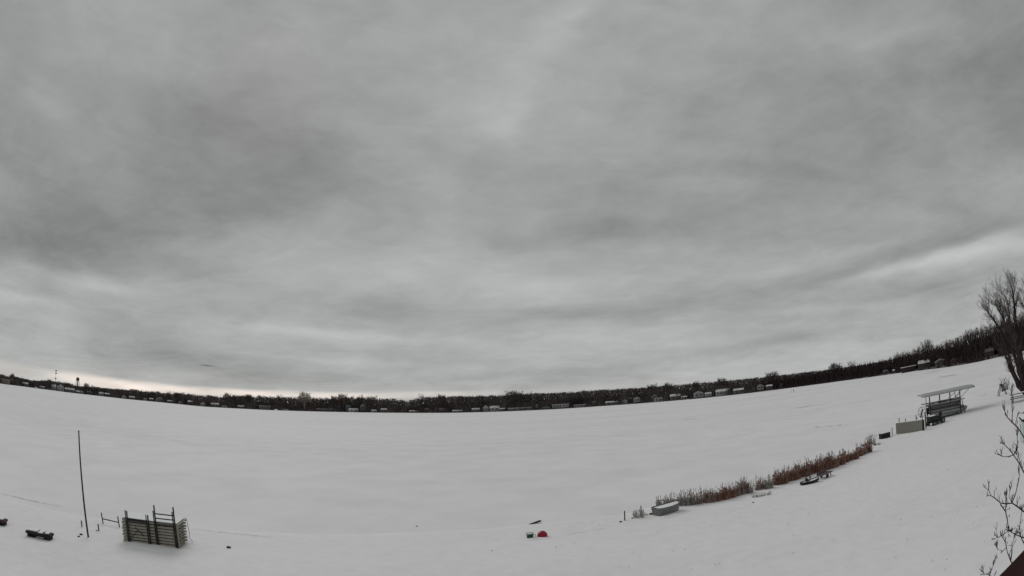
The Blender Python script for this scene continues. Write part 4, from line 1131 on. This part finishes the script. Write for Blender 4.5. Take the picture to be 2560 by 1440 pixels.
for yy in (0, LY):
    b = MB(); b.tube([(LX, yy, zrail+.15), (LX+1.45, yy, zcan-.03)], .035, 6); b.build('strut', 'alu', e)
    b = MB(); b.tube([(LX-1.1, yy, zrail+.1), (LX, yy, zcan-.5)], .03, 6); b.build('strut', 'alu', e)
    b = MB(); b.tube([(LX+.2, yy, zrail), (LX+.55, yy, 0)], .05, 6); b.build('brace_leg', 'steel', e)

e = empty('pontoon_boat', (a.x, a.y, gzz), rz, 'pontoon boat under a grey cover sitting on the boat lift', 'pontoon boat')
for yy in (.55, LY-.55):
    b = MB(); b.tube([(.1, yy, .62), (.5, yy, .52), (4.3, yy, .52), (4.9, yy, .62), (5.1, yy, .75)], [.12, .28, .28, .26, .08], 14); b.build('pontoon', 'alu', e, True)
b = MB(); b.box((2.3, LY/2, .90), (4.6, 2.3, .12)); b.build('deck', 'alu', e, bevel=.01)
b = MB()
for yy in (.38, LY-.38): b.box((2.1, yy, 1.22), (3.9, .03, .46))
b.box((.18, LY/2, 1.22), (.03, 2.2, .46)); b.box((4.05, LY/2, 1.22), (.03, 2.2, .46)); b.build('side_panel', mat('dark maroon panel', (.05, .035, .04), .6, .15, 2), e)
b = MB()
for z_ in (1.02, 1.25, 1.47):
    for yy in (.36, LY-.36): b.tube([(.15, yy, z_), (4.1, yy, z_)], .028, 5)
b.build('fence_rail', 'alu', e)
b = MB(); nx, ny = 12, 8
for i in range(nx+1):
    for j in range(ny+1):
        x_ = .0+4.2*i/nx; y_ = .25+(LY-.5)*j/ny; t = math.sin(math.pi*j/ny)
        z_ = 1.50 + .32*t*(1-.4*abs(i/nx-.55)) + .07*mnoise.noise(Vector((x_*1.7, y_*1.7, 2)))
        if j in (0, ny): z_ = 1.33 + .06*math.sin(i*2.1)
        b.v.append((x_, y_, z_))
for i in range(nx):
    for j in range(ny): k = i*(ny+1)+j; b.f.append((k, k+ny+1, k+ny+2, k+1))
o = b.build('cover', 'cover', e, True); sm = o.modifiers.new('s', 'SOLIDIFY'); sm.thickness = .015
b = MB(); b.box((-.12, LY/2, .95), (.35, .4, .75)); b.tube([(-.12, LY/2, .6), (-.12, LY/2, .15)], .07, 8); b.build('outboard_motor', 'black', e, bevel=.05)
for x_ in (1.0, 2.6):
    b = MB(); b.box((x_, .95, 1.72), (.5, .35, .08)); b.build('snow_patch', 'snow', e, bevel=.03)

# swing frame, picnic bench and pale covered boat at the right edge
p = ground(2506, 988); az = math.atan2(p.x, p.y)
e = empty('swing_frame', p, -az+.2, 'dark A shaped swing frame by the ice left of the big tree', 'swing frame'); e.scale = (.7, .7, .72)
for s in (-1, 1):
    for q_ in (-1, 1):
        b = MB(); b.tube([(s*.95, q_*.8, -.05), (s*.18, q_*.6, 2.1)], .085, 6); b.build('leg', 'darkwood', e)
b = MB(); b.tube([(0, -.8, 2.08), (0, .8, 2.08)], .06, 6); b.build('top_bar', 'darkwood', e)
for q_ in (-.25, .25):
    b = MB(); b.tube([(0, q_, 2.05), (.1, q_, .75)], .03, 5); b.build('chain', 'steel', e)
b = MB(); b.box((.1, 0, .85), (.35, .75, .35)); b.build('seat', 'black', e, bevel=.03)
p = ground(2552, 1003); az = math.atan2(p.x, p.y)
e = empty('picnic_table', p, -az, 'dark picnic table under the big leafless tree', 'table')
b = MB()
for k in range(5): b.box((0, -.32+.16*k, .92), (2.8, .145, .06))
b.build('tabletop', 'darkwood', e)
for s in (-1, 1):
    b = MB()
    for k in range(2): b.box((0, s*(.75+.15*k), .5), (2.8, .14, .05))
    b.build('bench_seat', 'darkwood', e)
    b = MB(); b.tube([(s*1.0, -.75, 0), (s*1.0, 0, .9), (s*1.0, .75, 0)], .06, 5); b.tube([(s*1.0, -.9, .46), (s*1.0, .9, .46)], .05, 5); b.build('leg', 'darkwood', e)
b = MB(); b.box((0, 0, .975), (2.6, .7, .04)); b.build('snow_patch', 'snow', e, bevel=.015)
p = ground(2589, 1102); az = math.atan2(p.x, p.y)
e = empty('covered_hot_tub', p, -az+.15, 'pale hot tub with dark rim cut by the right edge of the view', 'hot tub')
b = MB(); b.box((0, .9, .75), (2.1, 1.9, 1.4)); b.build('side_panel', 'teal', e, bevel=.12)
b = MB(); b.box((0, .9, 1.49), (2.16, 1.96, .06)); b.build('rim', 'darkwood', e, bevel=.03)
b = MB(); b.box((0, .9, 1.61), (2.05, 1.85, .10)); b.build('snow_cap', 'snow', e, bevel=.04)

# ------------------------------------------------------------------ the big multi-stemmed leafless tree at the right edge
def grow(mb, tw, p, d, L, r, depth, rnd, upb=.25):
    n = 3; pts = [p.copy()]; rad = [r]
    for i in range(n):
        d = (d + Vector((rnd.gauss(0, .11), rnd.gauss(0, .11), upb*.35+rnd.gauss(0, .06)))).normalized()
        p = p + d*(L/n); pts.append(p.copy()); rad.append(r*(1-.55*(i+1)/n))
    (mb if depth > 1 else tw).tube(pts, rad, 5 if depth > 2 else 3, False)
    if depth == 0: return
    k = {4: 5, 3: 5, 2: 4, 1: 4}.get(depth, 4)
    for i in range(k):
        t = rnd.uniform(.3, 1.0) if i < k-1 else 1.0
        s = min(n-1, int(t*n)); q = pts[s].lerp(pts[s+1], t*n-s)
        ax = d.orthogonal().normalized(); ax.rotate(Matrix.Rotation(rnd.uniform(0, 6.28), 3, d))
        sp = rnd.uniform(.35, .75) if i < k-1 else rnd.uniform(0, .25)
        nd_ = (d*math.cos(sp) + ax*math.sin(sp)).normalized()
        grow(mb, tw, q, nd_, L*rnd.uniform(.5, .72), max(.008, r*rnd.uniform(.38, .5)), depth-1, rnd, upb)
p = ground(2570, 990); az = math.atan2(p.x, p.y)
e = empty('cottonwood_tree', p, -az, 'big leafless tree with many fanned stems at the right edge', 'tree')
rnd = random.Random(41); tk = MB(); cr = MB(); TS = .71
STEMS = [
 ([(0, 0, 0), (-1.2, .2, 2.0), (-2.2, .4, 4.2), (-2.9, .2, 8.5), (-3.9, .3, 12.5), (-5.1, .2, 15.0)], .24, .34),
 ([(0, 0, 0), (-.8, -.5, 2.6), (-1.5, -.8, 6.5), (-2.3, -.9, 11.5), (-3.4, -1, 15.6)], .26, .34),
 ([(.2, 0, 0), (-.2, .3, 3), (-.6, .5, 8), (-.7, .4, 13), (-.3, .3, 17.5)], .32, .36),
 ([(-.2, 0, 0), (-1.7, .3, 1.9), (-2.6, .6, 4.6), (-3.5, .9, 8), (-4.4, 1.1, 10.2)], .15, .3),
 ([(.3, .2, 0), (.6, .6, 3.5), (1.0, .9, 9), (1.6, 1.0, 15.5)], .28, .36),
 ([(.3, -.2, 0), (1.3, -.4, 3.2), (2.6, -.5, 8), (3.8, -.6, 13.5)], .26, .36),
 ([(0, .1, 0), (-1.0, .9, 2.6), (-1.9, 1.4, 7.0), (-2.4, 1.6, 11.0), (-2.6, 1.6, 14.2)], .17, .32),
 ([(0, -.2, 0), (-.9, -1.1, 3.4), (-1.2, -1.5, 8.0), (-1.6, -1.7, 12.6), (-1.5, -1.8, 16.4)], .2, .33),
]
for pts, r, spd in STEMS:
    P = [Vector((q[0]*.80, q[1]*.8, q[2]*TS)) for q in pts]; fine = []
    for i in range(len(P)-1):
        for k in range(3):
            t = k/3; fine.append(P[i].lerp(P[i+1], t)+Vector((rnd.gauss(0, .05), rnd.gauss(0, .05), 0)))
    fine.append(P[-1]); n = len(fine); rad = [r*1.3*(1-.78*i/(n-1)) for i in range(n)]
    tk.tube(fine, rad, 8)
    for i in range(int(n*.34), n):
        for _ in range(2 if i < n-2 else 4):
            d = (fine[min(i+1, n-1)]-fine[i-1]).normalized()
            ax = Vector((rnd.uniform(-1, 1), rnd.uniform(-1, 1), .15)).normalized()
            dd_ = (d*.8 + ax*rnd.uniform(.3, .75)).normalized()
            lv = 3 if i > n*.5 else 2
            grow(tk, cr, fine[i], dd_, rnd.uniform(.8, 1.7), rad[i]*.42, lv, rnd)
tk.build('trunk', 'barkred', e); cr.build('crown', 'twig', e); print('big tree', len(tk.f), len(cr.f))
weed_clump(2514, 975, .6, 2.2, 90, 'twig', 'thin brush sprouting left of the big tree foot', 'brush_clump', 'brush', wd=.03, seed=71, lean=.9)

# ------------------------------------------------------------------ near leafless ornamental tree reaching in from the right
SH_D = 3.6
tp = at_depth(2690, 1290, SH_D)
e = empty('dogwood_tree', (tp.x, tp.y, gz(tp.x, tp.y)), 0, 'slender leafless tree with budded twigs close by at the right edge', 'tree')
off = Vector((tp.x, tp.y, gz(tp.x, tp.y)))
BR = [
 ([(2690, 1200), (2600, 1130), (2560, 1093), (2545, 1070), (2530, 1055), (2518, 1043), (2513, 1030)], 3.4, 2.0),
 ([(2530, 1054), (2530, 1030), (2531, 1006), (2530, 988)], 2.4, 1.6), ([(2538, 1062), (2542, 1045), (2548, 1032), (2558, 1034)], 1.8, 1.2),
 ([(2690, 1290), (2600, 1235), (2560, 1182), (2547, 1157), (2534, 1138), (2524, 1124), (2512, 1112)], 3.4, 1.5),
 ([(2534, 1138), (2541, 1122), (2544, 1108), (2543, 1092)], 2.6, 1.4), ([(2534, 1138), (2520, 1141), (2506, 1142)], 2.0, 1.2),
 ([(2556, 1176), (2550, 1160), (2546, 1145), (2542, 1138)], 1.6, 1.0),
 ([(2690, 1340), (2600, 1300), (2560, 1279), (2543, 1266), (2530, 1258), (2516, 1260), (2503, 1259), (2487, 1245), (2478, 1240), (2472, 1226)], 3.8, 1.4),
 ([(2530, 1258), (2538, 1236), (2545, 1208), (2549, 1188)], 2.6, 1.4), ([(2530, 1258), (2522, 1243), (2524, 1228)], 1.6, 1.0),
 ([(2501, 1261), (2513, 1278), (2518, 1300), (2522, 1326)], 2.6, 2.2), ([(2513, 1277), (2517, 1262), (2514, 1248)], 1.5, 1.0),
 ([(2690, 1380), (2600, 1352), (2560, 1345), (2540, 1337), (2522, 1326), (2509, 1336), (2494, 1344)], 3.2, 1.3),
 ([(2640, 1460), (2575, 1385), (2556, 1352), (2547, 1331), (2551, 1305), (2554, 1280)], 3.0, 1.5), ([(2547, 1331), (2535, 1334), (2524, 1328)], 2.0, 1.6),
 ([(2640, 1480), (2560, 1450), (2527, 1404), (2519, 1380), (2514, 1356), (2508, 1345)], 3.0, 1.4), ([(2527, 1404), (2530, 1380), (2529, 1360), (2535, 1348)], 2.4, 1.2),
 ([(2516, 1370), (2508, 1377), (2494, 1373)], 1.6, .9), ([(2640, 1500), (2520, 1465), (2478, 1440), (2466, 1434), (2460, 1436)], 2.6, 1.2), ([(2474, 1439), (2479, 1426), (2482, 1415)], 1.6, .9),
]
rb = random.Random(4); buds = MB()
tb = MB(); gtop = off.z
tb.tube([(0, 0, -.2), (.05, .02, (tp.z-gtop)*.5), (0, 0, tp.z-gtop+.3), (-.1, 0, tp.z-gtop+1.4)], [.09, .075, .05, .02], 10); tb.build('trunk', 'bark', e, True)
nbr = 0
for pts, w0, w1 in BR:
    ph = rb.uniform(0, 6); k = len(pts)
    P = []
    for i, q in enumerate(pts): P.append(at_depth(q[0]+rb.uniform(-.8, .8), q[1]+rb.uniform(-.8, .8), SH_D + .12*math.sin(q[0]*.021+q[1]*.017)) - off)
    R_ = [(w0+(w1-w0)*i/(k-1))/2*SH_D/F_PX*1.05 for i in range(k)]
    b = MB(); b.tube(P, R_, 6)
    # short budded spurs
    def spur(q, d, L, r, lv):
        e1 = q + d*L*.5 + Vector((rb.gauss(0, .003), rb.gauss(0, .003), .004)); e2 = q + d*L + Vector((0, 0, L*.15))
        b.tube([q, e1, e2], [r, r*.8, r*.6], 4)
        if rb.random() < .5: b.lathe([(.0006, -.008), (.0019, -.003), (.0021, .004), (.0004, .014)], e2, 5)
        if lv > 0:
            for s in (-1, 1):
                if rb.random() < .75: spur(q.lerp(e2, rb.uniform(.35, .8)), (d + rt*rb.uniform(.2, .9)*s + up*rb.uniform(.0, .8)).normalized(), L*rb.uniform(.45, .75), r*.75, lv-1)
    for i in range(1, k):
        if pts[i][0] > 2572: continue
        last = i == k-1
        for _ in range(4 if last else (2 if rb.random() < .75 else 1)):
            d = (P[i]-P[i-1]).normalized()
            t = 1.0 if last else rb.random()
            dirn = (d*(.9 if last else .25) + rt*rb.uniform(-.8, .8) + up*rb.uniform(-.15, .9)).normalized()
            spur(P[i-1].lerp(P[i], t), dirn, rb.uniform(.022, .05)*(1.2 if last else 1), .0022, 1 if last or rb.random() < .4 else 0)
    b.build('branch', 'bark', e)

# deck rail corner at bottom right
zr = 7.05
def lvl(px, py, z): d = ray(px, py); return d*((z-CAM_Z)/d.z)
a = lvl(2494, 1442, zr); c2 = lvl(2562, 1371, zr); d = (c2-a); d.z = 0; d.normalize(); n_ = Vector((d.y, -d.x, 0))
if n_.dot(Vector((a.x, a.y, 0))) < 0 and False: n_ = -n_
# the board lies on the camera's side of the sight edge
tst = lvl(2556, 1436, zr) - a
if n_.dot(tst) < 0: n_ = -n_
mid = (a+c2)/2; rz = math.atan2(d.y, d.x)
e = empty('deck_railing', (mid.x, mid.y, zr-.05), rz, 'dark brown deck railing crossing the bottom right corner', 'railing')
sg = 1 if Vector((-math.sin(rz), math.cos(rz), 0)).dot(n_) > 0 else -1
b = MB(); b.box((0, sg*.085, .03), (3.2, .17, .04)); b.build('cap_board', 'rail', e, bevel=.006)
b = MB(); b.box((0, sg*.085, -.06), (3.2, .04, .13)); b.build('top_rail', 'rail', e)
b = MB(); b.box((0, sg*.085, -.80), (3.2, .04, .09)); b.build('bottom_rail', 'rail', e)
for i in range(20):
    b = MB(); b.box((-1.5+i*.158, sg*.085, -.44), (.035, .035, .64)); b.build('baluster', 'rail', e)
for s in (-1.6, 1.6):
    b = MB(); b.box((s, sg*.085, -2.6), (.12, .12, 5.2)); b.build('post', 'rail', e)

def drift(cx_, cy_, L, W, H, rz, seed):
    b = MB(); n, k = 22, 9; cs, sn = math.cos(rz), math.sin(rz)
    for i in range(n+1):
        for j in range(k+1):
            a_ = i/n*2-1; c1 = j/k*2-1
            q = max(0, 1-a_*a_)*max(0, 1-c1*c1); x_ = cx_+cs*a_*L/2-sn*c1*W/2; y_ = cy_+sn*a_*L/2+cs*c1*W/2
            b.v.append((x_, y_, gz(x_, y_) - .03 + (H+.03)*q**.8*(1+.5*mnoise.noise(Vector((x_*1.4, y_*1.4, seed))))))
    for i in range(n):
        for j in range(k): q = i*(k+1)+j; b.f.append((q, q+k+1, q+k+2, q+1))
    return tag(b.build('snow_drift', 'bank', smooth=True), kind='structure')
q = mid0 + v0*(-.35); drift(q.x, q.y, 4.6, 1.5, .13, ang0, 1)
q = mid0 + v0*(1.9); drift(q.x, q.y, 4.4, 1.3, .16, ang0, 2)
q = ground(1672, 1288); drift(q.x, q.y-.25, 2.6, .8, .07, .3, 3)
q = ground(2275, 1086); drift(q.x, q.y, 5.0, 1.3, .14, -.8, 4)
q = ground(2025, 1213); drift(q.x, q.y-.3, 2.2, .6, .05, 0, 5)
q = ground(1340, 1347); drift(q.x, q.y, 1.7, .8, .06, .1, 6)

# dead grass tips poking through the yard snow
b = MB(); rw = random.Random(8)
for _ in range(70):
    px, py = rw.uniform(1300, 2500), rw.uniform(1120, 1430)
    if py < 1330-(px-1300)*.24+12: continue
    g = ground(px, py)
    for _ in range(rw.randint(2, 5)):
        s = g + Vector((rw.uniform(-.04, .04), rw.uniform(-.04, .04), -.02)); d = Vector((rw.uniform(-.6, .6), rw.uniform(-.6, .6), 1)).normalized()
        b.blade(s, d, rw.uniform(.05, .13), .012, Vector((1, 0, 0)))
tag(b.build('dead_grass_tips', 'twig'), kind='stuff')
